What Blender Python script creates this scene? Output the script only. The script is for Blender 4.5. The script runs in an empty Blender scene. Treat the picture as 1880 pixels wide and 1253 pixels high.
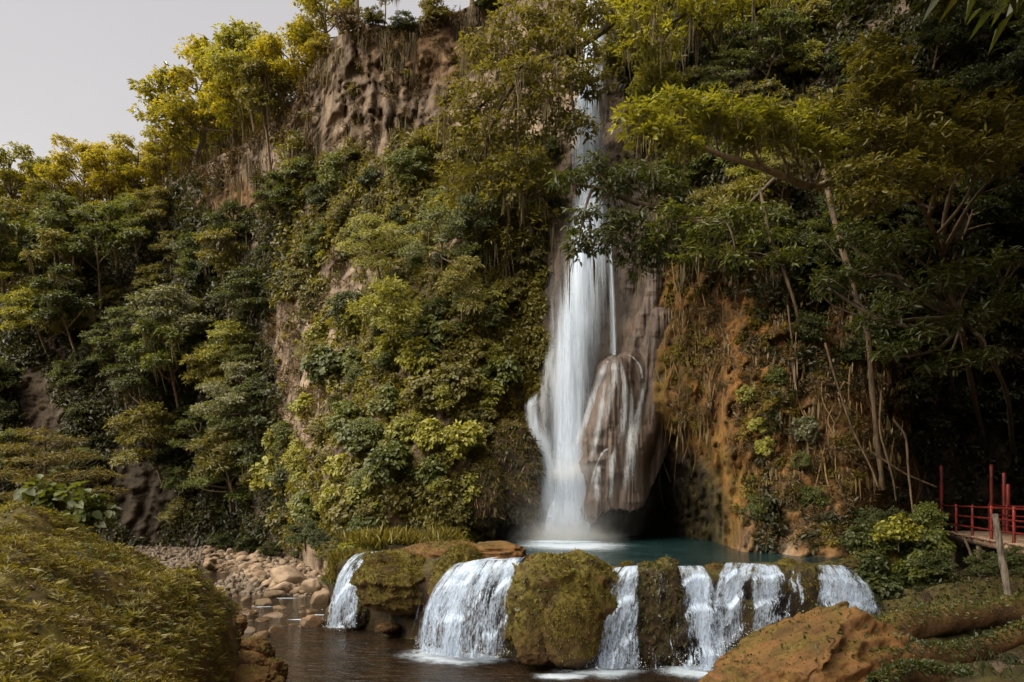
EXPOSURE = -0.32
import bpy, bmesh, math, random
import numpy as np
from mathutils import Vector, Euler, Matrix
random.seed(7); RNG = np.random.default_rng(7)
S = bpy.context.scene
COL = S.collection
F = 1253.0; HX = 940.0; HY = 925.0; CH = 4.0          # focal length in photo pixels, principal point, eye height
def P(px, py, Y):
    return np.array([(px-HX)/F*Y, Y, CH-(py-HY)/F*Y])
# ------------------------------------------------------------------ noise
def _h(ix, iy, iz):
    n = (ix.astype(np.int64)*374761393 + iy.astype(np.int64)*668265263 + iz.astype(np.int64)*1274126177) & 0xffffffff
    n = ((n ^ (n >> 13))*1274126177) & 0xffffffff
    n = n ^ (n >> 16)
    return (n & 0xffff)/65535.0
def vnoise(p):
    p = np.asarray(p, float); i = np.floor(p).astype(np.int64); f = p-i; f = f*f*(3-2*f)
    x, y, z = i[..., 0], i[..., 1], i[..., 2]; fx, fy, fz = f[..., 0], f[..., 1], f[..., 2]
    r = 0
    for a in (0, 1):
        for b in (0, 1):
            for c in (0, 1):
                w = (fx if a else 1-fx)*(fy if b else 1-fy)*(fz if c else 1-fz)
                r = r + w*_h(x+a, y+b, z+c)
    return r*2-1
def fbm(p, o=4, ridged=False):
    p = np.asarray(p, float); r = 0; a = 1.0; t = 0
    for k in range(o):
        n = vnoise(p+k*17.3)
        r = r + a*((1-2*np.abs(n)) if ridged else n); t += a; a *= .5; p = p*2.03
    return r/t
def sstep(a, b, x):
    t = np.clip((x-a)/(b-a), 0, 1); return t*t*(3-2*t)
# ------------------------------------------------------------------ mesh helpers
def mesh_np(name, V, Fq, mat=None, smooth=False, uv=None, attrs=None):
    """V (n,3); Fq list of (m,k) int arrays"""
    me = bpy.data.meshes.new(name)
    V = np.ascontiguousarray(V, np.float32)
    me.vertices.add(len(V)); me.vertices.foreach_set('co', V.ravel())
    loops = np.concatenate([f.ravel() for f in Fq]).astype(np.int32)
    tot = np.concatenate([np.full(len(f), f.shape[1], np.int32) for f in Fq])
    st = np.concatenate([[0], np.cumsum(tot)[:-1]]).astype(np.int32)
    me.loops.add(len(loops)); me.loops.foreach_set('vertex_index', loops)
    me.polygons.add(len(tot)); me.polygons.foreach_set('loop_start', st)
    try: me.polygons.foreach_set('loop_total', tot)
    except Exception: pass
    if smooth: me.polygons.foreach_set('use_smooth', np.ones(len(tot), bool))
    me.update(calc_edges=True)
    if uv is not None:
        l = me.uv_layers.new(name='UVMap'); l.data.foreach_set('uv', np.ascontiguousarray(uv[loops], np.float32).ravel())
    for k, a in (attrs or {}).items():
        at = me.attributes.new(k, 'FLOAT', 'POINT'); at.data.foreach_set('value', np.ascontiguousarray(a, np.float32))
    if mat: me.materials.append(mat)
    return me
def link(name, me, parent=None):
    o = bpy.data.objects.new(name, me); COL.objects.link(o)
    if parent: o.parent = parent
    return o
def tag(o, label=None, cat=None, group=None, kind=None):
    if label: o['label'] = label
    if cat: o['category'] = cat
    if group: o['group'] = group
    if kind: o['kind'] = kind
    return o
def empty(name, loc=(0, 0, 0), rz=0.0):
    o = bpy.data.objects.new(name, None); COL.objects.link(o); o.location = loc; o.rotation_euler = (0, 0, rz); o.empty_display_size = .2
    return o
def copy_tree(o, parent=None):
    c = o.copy(); COL.objects.link(c); c.parent = parent
    for ch in o.children: copy_tree(ch, c)
    return c
def join(parts):
    V = []; Q = {}; A = {}; n = 0
    for (v, fs, a) in parts:
        V.append(v)
        for f in fs: Q.setdefault(f.shape[1], []).append(f+n)
        for k, x in a.items(): A.setdefault(k, []).append(x)
        n += len(v)
    return np.concatenate(V), [np.concatenate(x) for x in Q.values()], {k: np.concatenate(x) for k, x in A.items()}
def nrm(a): return a/np.maximum(np.linalg.norm(a, axis=-1, keepdims=True), 1e-9)
def tube(pts, rad, n=7, wob=0.0):
    pts = np.asarray(pts, float); m = len(pts); rad = np.broadcast_to(np.asarray(rad, float), (m,))
    T = nrm(np.gradient(pts, axis=0)); up = np.tile([0.31, 0.2, 0.93], (m, 1))
    A = nrm(np.cross(T, up)+1e-6); B = np.cross(T, A)
    th = np.arange(n)/n*2*np.pi
    R = rad[:, None]*(1+wob*RNG.normal(size=(m, n)))
    V = pts[:, None]+R[..., None]*(A[:, None]*np.cos(th)[None, :, None]+B[:, None]*np.sin(th)[None, :, None])
    i = np.arange(m-1)[:, None]*n; j = np.arange(n)[None]; k = (j+1) % n
    Fq = np.stack([i+j, i+k, i+n+k, i+n+j], -1).reshape(-1, 4)
    V = V.reshape(-1, 3)
    V = np.concatenate([V, pts[-1:]+T[-1:]*rad[-1]*.5]); e = len(V)-1
    cap = np.stack([(m-1)*n+np.arange(n), (m-1)*n+(np.arange(n)+1) % n, np.full(n, e)], -1)
    return V, [Fq, cap], {'rnd': np.full(len(V), RNG.random())}
def smooth_line(pts, n):
    pts = np.asarray(pts, float); t = np.linspace(0, 1, len(pts)); u = np.linspace(0, 1, n)
    out = np.stack([np.interp(u, t, pts[:, k]) for k in range(pts.shape[1])], -1)
    for _ in range(max(1, n//(len(pts)*2))):
        out[1:-1] = (out[:-2]+2*out[1:-1]+out[2:])/4
    return out
def leaf_geo(C, D, N, L, W, fold=.25, near=False, droop=.15, rnd=None):
    n = len(C); D = nrm(D); B = nrm(np.cross(D, N)); N = np.cross(B, D)
    L = np.broadcast_to(L, (n,))[:, None]; W = np.broadcast_to(W, (n,))[:, None]
    if rnd is None: rnd = RNG.random(n)
    if not near:
        V = np.stack([C, C+D*L*.45+B*W*.5+N*W*fold, C+D*L-N*L*droop, C+D*L*.45-B*W*.5+N*W*fold], 1)
        b = np.arange(n)[:, None]*4
        Fq = np.concatenate([b+[0, 2, 1], b+[0, 3, 2]])
        return V.reshape(-1, 3), [Fq], {'rnd': np.repeat(rnd, 4)}
    V = np.stack([C, C+D*L*.28+B*W*.46+N*W*fold*.8, C+D*L*.66+B*W*.4+N*W*fold*.6-N*L*droop*.4, C+D*L-N*L*droop,
                  C+D*L*.66-B*W*.4+N*W*fold*.6-N*L*droop*.4, C+D*L*.28-B*W*.46+N*W*fold*.8], 1)
    b = np.arange(n)[:, None]*6
    Fq = np.concatenate([b+[0, 3, 2, 1], b+[0, 5, 4, 3]])
    return V.reshape(-1, 3), [Fq], {'rnd': np.repeat(rnd, 6)}
# ------------------------------------------------------------------ materials
def mat_new(name):
    m = bpy.data.materials.new(name); m.use_nodes = True; nt = m.node_tree; nt.nodes.clear()
    return m, nt, nt.nodes.new('ShaderNodeOutputMaterial')
class G:
    def __init__(s, nt): s.nt = nt
    def n(s, t, **k):
        o = s.nt.nodes.new(t)
        for a, v in k.items():
            if a == 'inp':
                for i, x in v.items():
                    if hasattr(x, 'is_linked') or isinstance(x, bpy.types.NodeSocket): s.nt.links.new(x, o.inputs[i])
                    else: o.inputs[i].default_value = x
            else: setattr(o, a, v)
        return o
    def noise(s, vec, scale, detail=4, rough=.55): 
        return s.n('ShaderNodeTexNoise', inp={'Vector': vec, 'Scale': scale, 'Detail': detail, 'Roughness': rough}).outputs[0]
    def ramp(s, f, a, b):
        return s.n('ShaderNodeMapRange', interpolation_type='SMOOTHSTEP', inp={0: f, 1: a, 2: b}).outputs[0]
    def mix(s, f, a, b):
        o = s.n('ShaderNodeMix', data_type='RGBA'); 
        for i, x in ((0, f), (6, a), (7, b)):
            if isinstance(x, bpy.types.NodeSocket): s.nt.links.new(x, o.inputs[i])
            else: o.inputs[i].default_value = (x if i == 0 else (*x, 1))
        return o.outputs[2]
    def math(s, op, a, b=0.0, clamp=False):
        o = s.n('ShaderNodeMath', operation=op, use_clamp=clamp, inp={0: a, 1: b}); return o.outputs[0]
    def map(s, vec, sc): return s.n('ShaderNodeMapping', inp={'Vector': vec, 'Scale': sc}).outputs[0]
    def bump(s, h, dist, strength=1.0): return s.n('ShaderNodeBump', inp={'Height': h, 'Distance': dist, 'Strength': strength}).outputs[0]
LK = 1.15
def leaf_mat(name, a, b, c=None, trans=.35, tcol=1.6, rough=.42, spec=.45):
    a, b = [tuple(LK*x for x in q) for q in (a, b)]
    m, nt, out = mat_new(name); g = G(nt)
    r = g.n('ShaderNodeAttribute', attribute_name='rnd').outputs['Fac']
    oi = g.n('ShaderNodeObjectInfo').outputs['Random']
    pos = g.n('ShaderNodeNewGeometry').outputs['Position']
    nz = g.noise(pos, .45, 2)
    f = g.math('ADD', g.math('MULTIPLY', r, .55), g.math('MULTIPLY', g.math('ADD', g.math('MULTIPLY', oi, .6), g.math('MULTIPLY', nz, .6)), .45))
    col = g.mix(g.ramp(f, .15, .85), a, b)
    if c is not None: col = g.mix(g.ramp(r, .93, .97), col, c)
    p = g.n('ShaderNodeBsdfPrincipled', inp={'Base Color': col, 'Roughness': rough, 'Specular IOR Level': spec})
    tc = g.n('ShaderNodeMix', data_type='RGBA', blend_type='MULTIPLY'); tc.inputs[0].default_value = 1
    nt.links.new(col, tc.inputs[6]); tc.inputs[7].default_value = (tcol, tcol*.95, tcol*.35, 1)
    t = g.n('ShaderNodeBsdfTranslucent', inp={'Color': tc.outputs[2]})
    mx = g.n('ShaderNodeMixShader', inp={0: trans, 1: p.outputs[0], 2: t.outputs[0]})
    nt.links.new(mx.outputs[0], out.inputs[0]); return m
LEAF = {
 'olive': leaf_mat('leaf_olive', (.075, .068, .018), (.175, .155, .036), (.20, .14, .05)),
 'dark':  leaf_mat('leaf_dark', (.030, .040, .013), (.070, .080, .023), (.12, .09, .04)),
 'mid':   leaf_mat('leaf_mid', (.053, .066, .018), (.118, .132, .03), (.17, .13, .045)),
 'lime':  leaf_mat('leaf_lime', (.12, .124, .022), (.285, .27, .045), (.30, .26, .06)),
 'gold':  leaf_mat('leaf_gold', (.06, .075, .016), (.265, .215, .03), (.3, .2, .03), trans=.45, tcol=2.0),  # yellow backlight glow of the skyline trees partly put into leaf colour
 'deep':  leaf_mat('leaf_shade', (.018, .021, .008), (.045, .045, .015), (.07, .05, .02)),  # near-black leaf: shade of the gaps and right side put into colour
 'grey':  leaf_mat('leaf_grey', (.085, .09, .05), (.15, .15, .08), (.17, .14, .08)),
 'feather': leaf_mat('leaf_feather', (.075, .062, .022), (.19, .15, .05), (.2, .12, .05)),
 'weed':  leaf_mat('leaf_weed', (.10, .085, .022), (.28, .225, .055), (.26, .15, .06)),
 'dry':   leaf_mat('leaf_dry', (.09, .06, .025), (.17, .115, .05), (.2, .15, .08), trans=.2, tcol=1.2),
 'moss':  leaf_mat('moss_blade', (.038, .031, .008), (.175, .14, .018), (.22, .13, .03), trans=.3, tcol=1.4, rough=.8),
 'grass': leaf_mat('grass_blade', (.09, .082, .02), (.25, .21, .05), (.26, .19, .07), trans=.35, tcol=1.4),
 'strand': leaf_mat('moss_strand', (.085, .068, .042), (.17, .14, .09), None, trans=.25, tcol=1.2, rough=.9, spec=.1),
}
def bark_mat(name, a, b):
    m, nt, out = mat_new(name); g = G(nt); tc = g.n('ShaderNodeNewGeometry').outputs['Position']
    n1 = g.noise(g.map(tc, (9, 9, 2.2)), 1.0, 5); n2 = g.noise(tc, 1.7, 3)
    col = g.mix(g.ramp(g.math('ADD', g.math('MULTIPLY', n1, .7), g.math('MULTIPLY', n2, .4)), .35, .75), a, b)
    p = g.n('ShaderNodeBsdfPrincipled', inp={'Base Color': col, 'Roughness': .85, 'Normal': g.bump(n1, .04)})
    nt.links.new(p.outputs[0], out.inputs[0]); return m
BARK = bark_mat('bark_brown', (.05, .036, .022), (.15, .11, .07))
BARKP = bark_mat('bark_pale', (.12, .085, .05), (.34, .26, .17))
ROOTM = bark_mat('root_ochre', (.10, .062, .025), (.30, .19, .08))
def rock_mat(name, cols, moss=0.0, moss_col=((.05, .038, .007), (.125, .10, .014)), streak=0.0, rough=.8, scale=1.0, bump=.12, wet=0.0, mossz=(.1, .6), stretch=(1, 1, .35), usetint=False):
    m, nt, out = mat_new(name); g = G(nt); geo = g.n('ShaderNodeNewGeometry'); pos = geo.outputs['Position']
    n1 = g.noise(g.map(pos, tuple(k*.8*scale for k in stretch)), 1.0, 6, .6)
    n2 = g.noise(g.map(pos, tuple(k*3.1*scale for k in stretch)), 1.0, 6, .65)
    n3 = g.noise(pos, 11*scale, 4, .6)
    f = g.math('ADD', g.math('MULTIPLY', n1, .65), g.math('MULTIPLY', n2, .35))
    col = g.mix(g.ramp(f, .32, .66), cols[0], cols[1])
    if len(cols) > 2: col = g.mix(g.ramp(n2, .5, .72), col, cols[2])
    if usetint:
        t = g.n('ShaderNodeAttribute', attribute_name='tint').outputs['Fac']
        oc = g.mix(g.ramp(f, .32, .64), (.045, .021, .007), (.31, .145, .036)); oc = g.mix(g.ramp(n3, .45, .75), oc, (.12, .066, .028)); oc = g.mix(g.ramp(g.noise(pos, 1.9, 5, .7), .52, .66), oc, (.06, .05, .012))
        col = g.mix(t, col, oc)
        w = g.n('ShaderNodeAttribute', attribute_name='wet').outputs['Fac']
        wc = g.mix(g.ramp(f, .35, .65), (.05, .04, .036), (.13, .105, .095))
        col = g.mix(w, col, wc)
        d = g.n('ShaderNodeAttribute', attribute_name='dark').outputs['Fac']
        col = g.mix(d, col, (.035, .027, .018))  # painted shade of recesses and the right side over the rock
    if streak:
        sn = g.noise(g.map(pos, (2.6*scale, 2.6*scale, .16*scale)), 1.0, 4, .6)
        col = g.mix(g.math('MULTIPLY', g.ramp(sn, .52, .68), streak), col, (.035, .028, .022))
    h = g.math('ADD', g.math('ADD', g.math('MULTIPLY', n1, 1.0), g.math('MULTIPLY', n2, .5)), g.math('MULTIPLY', n3, .18))
    if moss or usetint:
        z = g.n('ShaderNodeSeparateXYZ', inp={0: geo.outputs['Normal']}).outputs[2]
        mn = g.noise(pos, 1.3*scale, 5, .6)
        mk = g.math('ADD', g.math('MULTIPLY', z, .5), g.math('MULTIPLY', mn, 1.0))
        mk = g.ramp(mk, .5+mossz[0]-moss*.5, .5+mossz[1]-moss*.5)
        mcol = g.mix(g.ramp(g.noise(pos, 6*scale, 4, .7), .35, .68), moss_col[0], moss_col[1]); mcol = g.mix(g.ramp(g.noise(pos, 1.1*scale, 4, .6), .50, .64), mcol, (.05, .034, .012))
        if usetint:
            mo = g.n('ShaderNodeAttribute', attribute_name='moss').outputs['Fac']; mk = g.math('MULTIPLY', mo, g.ramp(mn, .35, .6))
        col = g.mix(mk, col, mcol)
    if name in ('river_stone', 'wet_stone', 'ochre_tufa', 'mossy_tufa'):
        pz = g.n('ShaderNodeSeparateXYZ', inp={0: pos}).outputs[2]
        wl_ = g.ramp(g.math('ADD', pz, g.math('MULTIPLY', n2, -.55)), .12, -.12)
        dk = g.n('ShaderNodeMix', data_type='RGBA', blend_type='MULTIPLY'); nt.links.new(wl_, dk.inputs[0]); nt.links.new(col, dk.inputs[6]); dk.inputs[7].default_value = (.38, .34, .28, 1); col = dk.outputs[2]
        oi = g.n('ShaderNodeObjectInfo').outputs['Random']
        if name == 'river_stone': col = g.mix(g.math('MULTIPLY', g.ramp(oi, .45, 1.0), .7), col, (.17, .115, .07)); col = g.mix(g.math('MULTIPLY', g.ramp(n2, .56, .68), .6), col, (.10, .085, .045))
    rgh = rough
    p = g.n('ShaderNodeBsdfPrincipled', inp={'Base Color': col, 'Roughness': rgh, 'Specular IOR Level': .5 if wet else .25, 'Normal': g.bump(h, bump)})
    if wet: p.inputs['Coat Weight'].default_value = wet; p.inputs['Coat Roughness'].default_value = .25
    nt.links.new(p.outputs[0], out.inputs[0]); return m
M_CLIFF = rock_mat('cliff_limestone', ((.08, .056, .04), (.38, .285, .21), (.22, .145, .09)), streak=.85, usetint=True, bump=.25)
M_STONE = rock_mat('river_stone', ((.15, .10, .068), (.36, .27, .195), (.23, .15, .098)), scale=2.6, bump=.06, stretch=(1, 1, 1))
M_PEBBLE = rock_mat('pebble_bank', ((.075, .058, .045), (.20, .155, .12)), scale=3, bump=.03, stretch=(1, 1, 1))
M_STONEW = rock_mat('wet_stone', ((.13, .07, .03), (.30, .17, .075)), scale=2.0, bump=.04, wet=.35, stretch=(1, 1, 1))
M_MOSSROCK = rock_mat('mossy_tufa', ((.06, .036, .017), (.20, .12, .05)), moss=.85, scale=1.4, bump=.10, stretch=(1, 1, .7))
M_OCHRE = rock_mat('ochre_tufa', ((.035, .017, .007), (.19, .092, .03), (.11, .055, .02)), moss=-.30, scale=1.6, bump=.09, stretch=(1, 1, .8))
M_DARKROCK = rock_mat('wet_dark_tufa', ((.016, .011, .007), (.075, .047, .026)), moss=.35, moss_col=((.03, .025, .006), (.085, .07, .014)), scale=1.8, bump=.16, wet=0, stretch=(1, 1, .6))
M_FLOW = rock_mat('flowstone', ((.045, .032, .026), (.135, .096, .08), (.14, .092, .07)), streak=.75, scale=1.6, bump=.14, wet=.12, stretch=(1, 1, .13))
M_SOIL = rock_mat('mound_soil', ((.06, .038, .014), (.22, .13, .048)), moss=.4, scale=1.3, bump=.08, stretch=(1, 1, 1))
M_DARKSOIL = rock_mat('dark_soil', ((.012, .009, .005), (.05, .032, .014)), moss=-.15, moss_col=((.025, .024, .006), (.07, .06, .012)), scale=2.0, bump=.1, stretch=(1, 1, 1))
M_BED = rock_mat('riverbed', ((.05, .036, .024), (.17, .125, .085)), scale=2.6, bump=.10, stretch=(1, 1, 1))
M_LOG = rock_mat('mossy_log', ((.018, .011, .006), (.115, .06, .025)), moss=-.12, scale=1.7, bump=.10, stretch=(1, 1, 1))
def plain(name, a, b, rough=.6, sc=(6, 6, 1.5), bump=.01):
    m, nt, out = mat_new(name); g = G(nt); pos = g.n('ShaderNodeNewGeometry').outputs['Position']
    n = g.noise(g.map(pos, sc), 1.0, 6, .65); n2 = g.noise(pos, 3.3, 3)
    col = g.mix(g.ramp(g.math('ADD', g.math('MULTIPLY', n, .6), g.math('MULTIPLY', n2, .4)), .35, .68), a, b)
    p = g.n('ShaderNodeBsdfPrincipled', inp={'Base Color': col, 'Roughness': rough, 'Normal': g.bump(n, bump)})
    nt.links.new(p.outputs[0], out.inputs[0]); return m
M_RED = plain('red_paint', (.07, .010, .007), (.26, .02, .013), .5, bump=.006)
M_DECK = plain('deck_wood', (.20, .12, .08), (.42, .29, .2), .8, (9, 1.2, 3))
M_GREYW = plain('grey_wood', (.035, .026, .018), (.27, .225, .18), .85, (14, 14, 1.4), .03)
M_LEGW = plain('pole_wood', (.10, .07, .045), (.24, .17, .11), .85)
def water_mat(name, col, rough, wscale, bump, stretch=(1, 1, 1), deep=None):
    m, nt, out = mat_new(name); g = G(nt); pos = g.n('ShaderNodeNewGeometry').outputs['Position']
    h = g.math('ADD', g.noise(g.map(pos, stretch), wscale, 4, .6), g.math('MULTIPLY', g.noise(pos, wscale*4.3, 3, .6), .3))
    n2 = g.noise(pos, .9, 4)
    c = g.mix(g.ramp(n2, .4, .65), col, deep or col)
    p = g.n('ShaderNodeBsdfPrincipled', inp={'Base Color': c, 'Roughness': rough, 'IOR': 1.33, 'Specular IOR Level': .6, 'Normal': g.bump(h, bump)})
    nt.links.new(p.outputs[0], out.inputs[0]); return m
M_RIVER = water_mat('river_water', (.024, .014, .007), .06, 1.5, .16, (1, 2.4, 1), (.013, .009, .006))
M_POOL = water_mat('pool_water', (.007, .022, .025), .10, 1.8, .2, (1, 2, 1), (.013, .036, .038))
def fall_mat(name, us, vs, lo, hi, speck=0.0, col=(.80, .85, .93), core=0.0, vfade=None, edge=.25, thin=1.0, gaps=0.0, ends=False):
    """alpha strands along the flow: uv.x = metres across, uv.y = metres along; attrs: ea (0..1 edge distance), va (0..1 along)"""
    m, nt, out = mat_new(name); g = G(nt)
    uv = g.n('ShaderNodeUVMap').outputs[0]
    w = g.noise(g.map(uv, (us*.35, vs*.8, 1)), 1.0, 3)
    n1 = g.noise(g.map(uv, (us, vs, 1)), 1.0, 5, .6)
    n2 = g.noise(g.map(uv, (us*2.7, vs*2.2, 1)), 1.0, 4, .6)
    f = g.math('ADD', g.math('ADD', g.math('MULTIPLY', n1, .6), g.math('MULTIPLY', n2, .35)), g.math('MULTIPLY', w, .35))
    if gaps:
        gp = g.noise(g.map(uv, (us*.30, vs*.9, 1)), 1.0, 2); f = g.math('ADD', f, g.math('MULTIPLY', g.math('SUBTRACT', gp, .5), gaps))
    if speck:
        n3 = g.noise(g.map(uv, (us*3.2, vs*7.5, 1)), 1.0, 3, .7)
        va = g.n('ShaderNodeAttribute', attribute_name='va').outputs['Fac']
        f = g.math('ADD', f, g.math('MULTIPLY', g.math('MULTIPLY', g.math('SUBTRACT', n3, .5), speck), g.math('ADD', va, .25)))
    ea = g.n('ShaderNodeAttribute', attribute_name='ea').outputs['Fac']
    f = g.math('ADD', f, g.math('MULTIPLY', g.math('SUBTRACT', ea, .5), core))
    a = g.ramp(f, lo, hi)
    a = g.math('MULTIPLY', a, g.ramp(ea, 0.0, edge))
    if ends:
        vb = g.n('ShaderNodeAttribute', attribute_name='va').outputs['Fac']; a = g.math('MULTIPLY', a, g.math('MULTIPLY', g.ramp(vb, 0, .22), g.ramp(vb, 1.0, .72)))
    if thin != 1.0: a = g.math('MULTIPLY', a, thin)
    d = g.n('ShaderNodeBsdfPrincipled', inp={'Base Color': (*col, 1), 'Roughness': .35, 'Specular IOR Level': .3, 'Normal': g.bump(f, .08)})
    tl = g.n('ShaderNodeBsdfTranslucent', inp={'Color': (*col, 1)})
    md = g.n('ShaderNodeMixShader', inp={0: .3, 1: d.outputs[0], 2: tl.outputs[0]})
    tr = g.n('ShaderNodeBsdfTransparent')
    mx = g.n('ShaderNodeMixShader', inp={0: a, 1: tr.outputs[0], 2: md.outputs[0]})
    nt.links.new(mx.outputs[0], out.inputs[0]); return m
M_FALL = fall_mat('fall_core', 2.4, .14, .36, .80, core=.62, edge=.75, col=(.68, .77, .92))
M_FALLT = fall_mat('fall_veil', 5.0, .22, .50, .84, core=.30, edge=.8, thin=.6, col=(.68, .77, .92))
M_FALLE = fall_mat('foot_core', 2.6, .5, .36, .80, core=.62, edge=.8, col=(.68, .77, .92), ends=True, speck=.3)
M_FALLTE = fall_mat('foot_veil', 5.0, .6, .46, .82, core=.35, edge=.9, thin=.7, col=(.68, .77, .92), ends=True, speck=.3)
M_TRICKLE = fall_mat('trickle', 9.0, .9, .50, .86, speck=.5, core=.35, edge=.9, thin=.62, ends=True, col=(.74, .79, .88))
M_THIN = fall_mat('thin_water', 9.0, .7, .80, 1.0, speck=.9, gaps=1.1, core=.1, edge=.5, col=(.64, .76, .97), thin=.7)
M_CASC = fall_mat('cascade_water', 7.5, .9, .54, .84, speck=1.0, gaps=.85, core=.14, edge=.16, col=(.64, .76, .97))
M_FOAM = fall_mat('foam', 3.2, 3.2, .34, .74, speck=0, core=.75, edge=.7, col=(.68, .79, .95))
def vol_mat(name, dens):
    m, nt, out = mat_new(name); v = nt.nodes.new('ShaderNodeVolumePrincipled'); g = G(nt)
    oc = nt.nodes.new('ShaderNodeTexCoord').outputs['Object']; sp = g.n('ShaderNodeVectorMath', operation='LENGTH', inp={0: oc}).outputs['Value']
    nz = g.noise(oc, 2.2, 3); fall = g.math('POWER', g.math('SUBTRACT', 1.0, sp, True), 1.7)
    nt.links.new(g.math('MULTIPLY', g.math('MULTIPLY', fall, g.ramp(nz, .25, .7)), dens), v.inputs['Density'])
    v.inputs['Color'].default_value = (.92, .94, .97, 1)
    nt.links.new(v.outputs[0], out.inputs['Volume']); return m
# ------------------------------------------------------------------ cliff (structure)
PX = [-500, 0, 200, 380, 470, 530, 620, 720, 840, 900, 960, 1020, 1100, 1180, 1230, 1300, 1350, 1450, 1560, 1700, 1900, 2400]
PYR = [1090, 1000, 900, 750, 600, 450, 300, 150, 0, -160]
TY = [
 [50, 49, 49, 48, 46, 41.5, 32.8, 28.5, 28.5, 31, 33, 32, 31.5, 36, 36, 31, 23, 21.4, 20.5, 27, 31, 22],
 [50, 49, 49, 48, 46, 41.5, 32.5, 28.8, 28.5, 31, 33, 31.5, 31, 36, 36, 31, 23, 21.6, 20.8, 27.5, 31, 22],
 [51, 50, 50, 49, 46, 40, 30.9, 29.2, 28.5, 30.5, 32, 31, 30.5, 33, 34, 29, 24, 22.6, 22, 28, 30.5, 22],
 [54, 53, 52, 50, 46, 40.5, 33, 31, 30, 30.5, 32, 31, 30.8, 30.2, 29.2, 27.4, 25.6, 24.3, 23.8, 28.2, 29.5, 22],
 [59, 57, 55, 51, 47, 42.5, 37.5, 34, 32.2, 32.5, 32.8, 32, 31.5, 31.2, 30.5, 28.6, 27.6, 26.4, 25.6, 27.5, 28.5, 21],
 [65, 62, 59, 53, 48, 43.5, 40.5, 38, 35, 34.5, 34, 33, 32.8, 32.5, 32, 30.5, 29.6, 28, 27, 27.5, 27.5, 20],
 [69, 66, 62, 55, 49, 44, 41.5, 40.5, 38.5, 37, 35.8, 35, 34.6, 34.5, 34, 32.6, 31.6, 30, 29, 28.5, 28, 21],
 [72, 70, 66, 58, 51, 45, 41.5, 40.8, 40.5, 40, 38, 37, 36.5, 36.5, 36, 35, 34, 32.5, 31, 30, 29, 22],
 [75, 73, 69, 61, 53, 46.5, 42.5, 41.5, 41.5, 41, 40, 39, 38.5, 38.5, 38, 37, 36, 34.5, 33, 31, 30, 23],
 [78, 76, 72, 64, 55, 48, 43.5, 42.5, 42.5, 42.5, 42, 41, 40.5, 40.5, 40, 39, 38, 36.5, 35, 33, 31, 24]]
TOPX = [-500, 0, 120, 250, 330, 400, 470, 540, 610, 680, 740, 800, 870, 930, 1000, 1100, 1300, 2400]
TOPY = [430, 405, 400, 385, 330, 290, 250, 180, 70, 40, 55, 35, 5, -60, -120, -150, -160, -160]
CX = np.arange(-500, 2401, 5.0); NV = 250
cx = CX
top = np.interp(CX, TOPX, TOPY) + 9*fbm(np.stack([CX*.02, CX*0, CX*0], -1), 3)
tv = np.linspace(0, 1, NV)
GPY = 1090+(top[None]-1090)*tv[:, None]            # (NV, NX)
GPX = np.broadcast_to(CX[None], GPY.shape)
TYa = np.array(TY); pyr = np.array(PYR, float); pxr = np.array(PX, float)
def tyi(px, py):
    i = np.clip(np.searchsorted(pxr, px)-1, 0, len(pxr)-2); u = np.clip((px-pxr[i])/(pxr[i+1]-pxr[i]), 0, 1)
    q = -pyr; j = np.clip(np.searchsorted(q, -py)-1, 0, len(q)-2); v = np.clip((-py-q[j])/(q[j+1]-q[j]), 0, 1)
    return (TYa[j, i]*(1-u)+TYa[j, i+1]*u)*(1-v)+(TYa[j+1, i]*(1-u)+TYa[j+1, i+1]*u)*v
GY = tyi(GPX, GPY)
def blur(a, n, ax):
    k = np.ones(2*n+1)/(2*n+1)
    p = np.pad(a, [(n, n) if i == ax else (0, 0) for i in range(2)], mode='edge')
    return np.apply_along_axis(lambda r: np.convolve(r, k, 'valid'), ax, p)
for _ in range(2): GY = blur(blur(GY, 4, 1), 5, 0)
GX = (GPX-HX)/F*GY; GZ = CH-(GPY-HY)/F*GY
Q = np.stack([GX, GY, GZ], -1)
sh = np.array([.5, .5, .16])
def ell(cx_, cy_, rx, ry, px=None, py=None):
    px = GPX if px is None else px; py = GPY if py is None else py
    return np.sqrt(((px-cx_)/rx)**2+((py-cy_)/ry)**2)
wetz = sstep(1.25, .75, ell(1120, 700, 125, 420))
rough = 1-.75*wetz
wq = Q+.8*np.stack([fbm(Q*.6+3, 3), fbm(Q*.6+8, 3), fbm(Q*.6+14, 3)], -1)
disp = rough*(1.5*fbm(Q*sh*.55, 3)+.75*fbm(wq*np.array([.85, .85, .24])+5, 4, True)+.32*fbm(wq*np.array([2.4, 2.4, .8])+9, 4)+.14*fbm(wq*np.array([6, 6, 2.5])+19, 3, True))
stal = sstep(1.2, .6, ell(690, 170, 130, 120))
fr = Q[..., 2]*.34+1.0*fbm(wq*np.array([1.3, 1.3, .06])+2, 4); fr = fr-np.floor(fr)
fr2 = Q[..., 2]*.95+.9*fbm(wq*np.array([2.2, 2.2, .1])+7, 3); fr2 = fr2-np.floor(fr2)
disp = disp*(1-.55*stal)+stal*(.55*(1-fr)*sstep(0, .16, fr)+.7*fbm(wq*np.array([1.7, 1.7, .22])+3, 4, True)+.35*fbm(Q*np.array([5, 5, .7])+3, 3, True)-.5)
disp += (1-stal)*rough*.22*((1-fr2)*sstep(0, .12, fr2)-.5)
disp += (1-rough)*.5*fbm(Q*np.array([.8, .8, .06])+31, 3)
orz = sstep(1.2, .8, ell(1330, 700, 130, 330))
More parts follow.
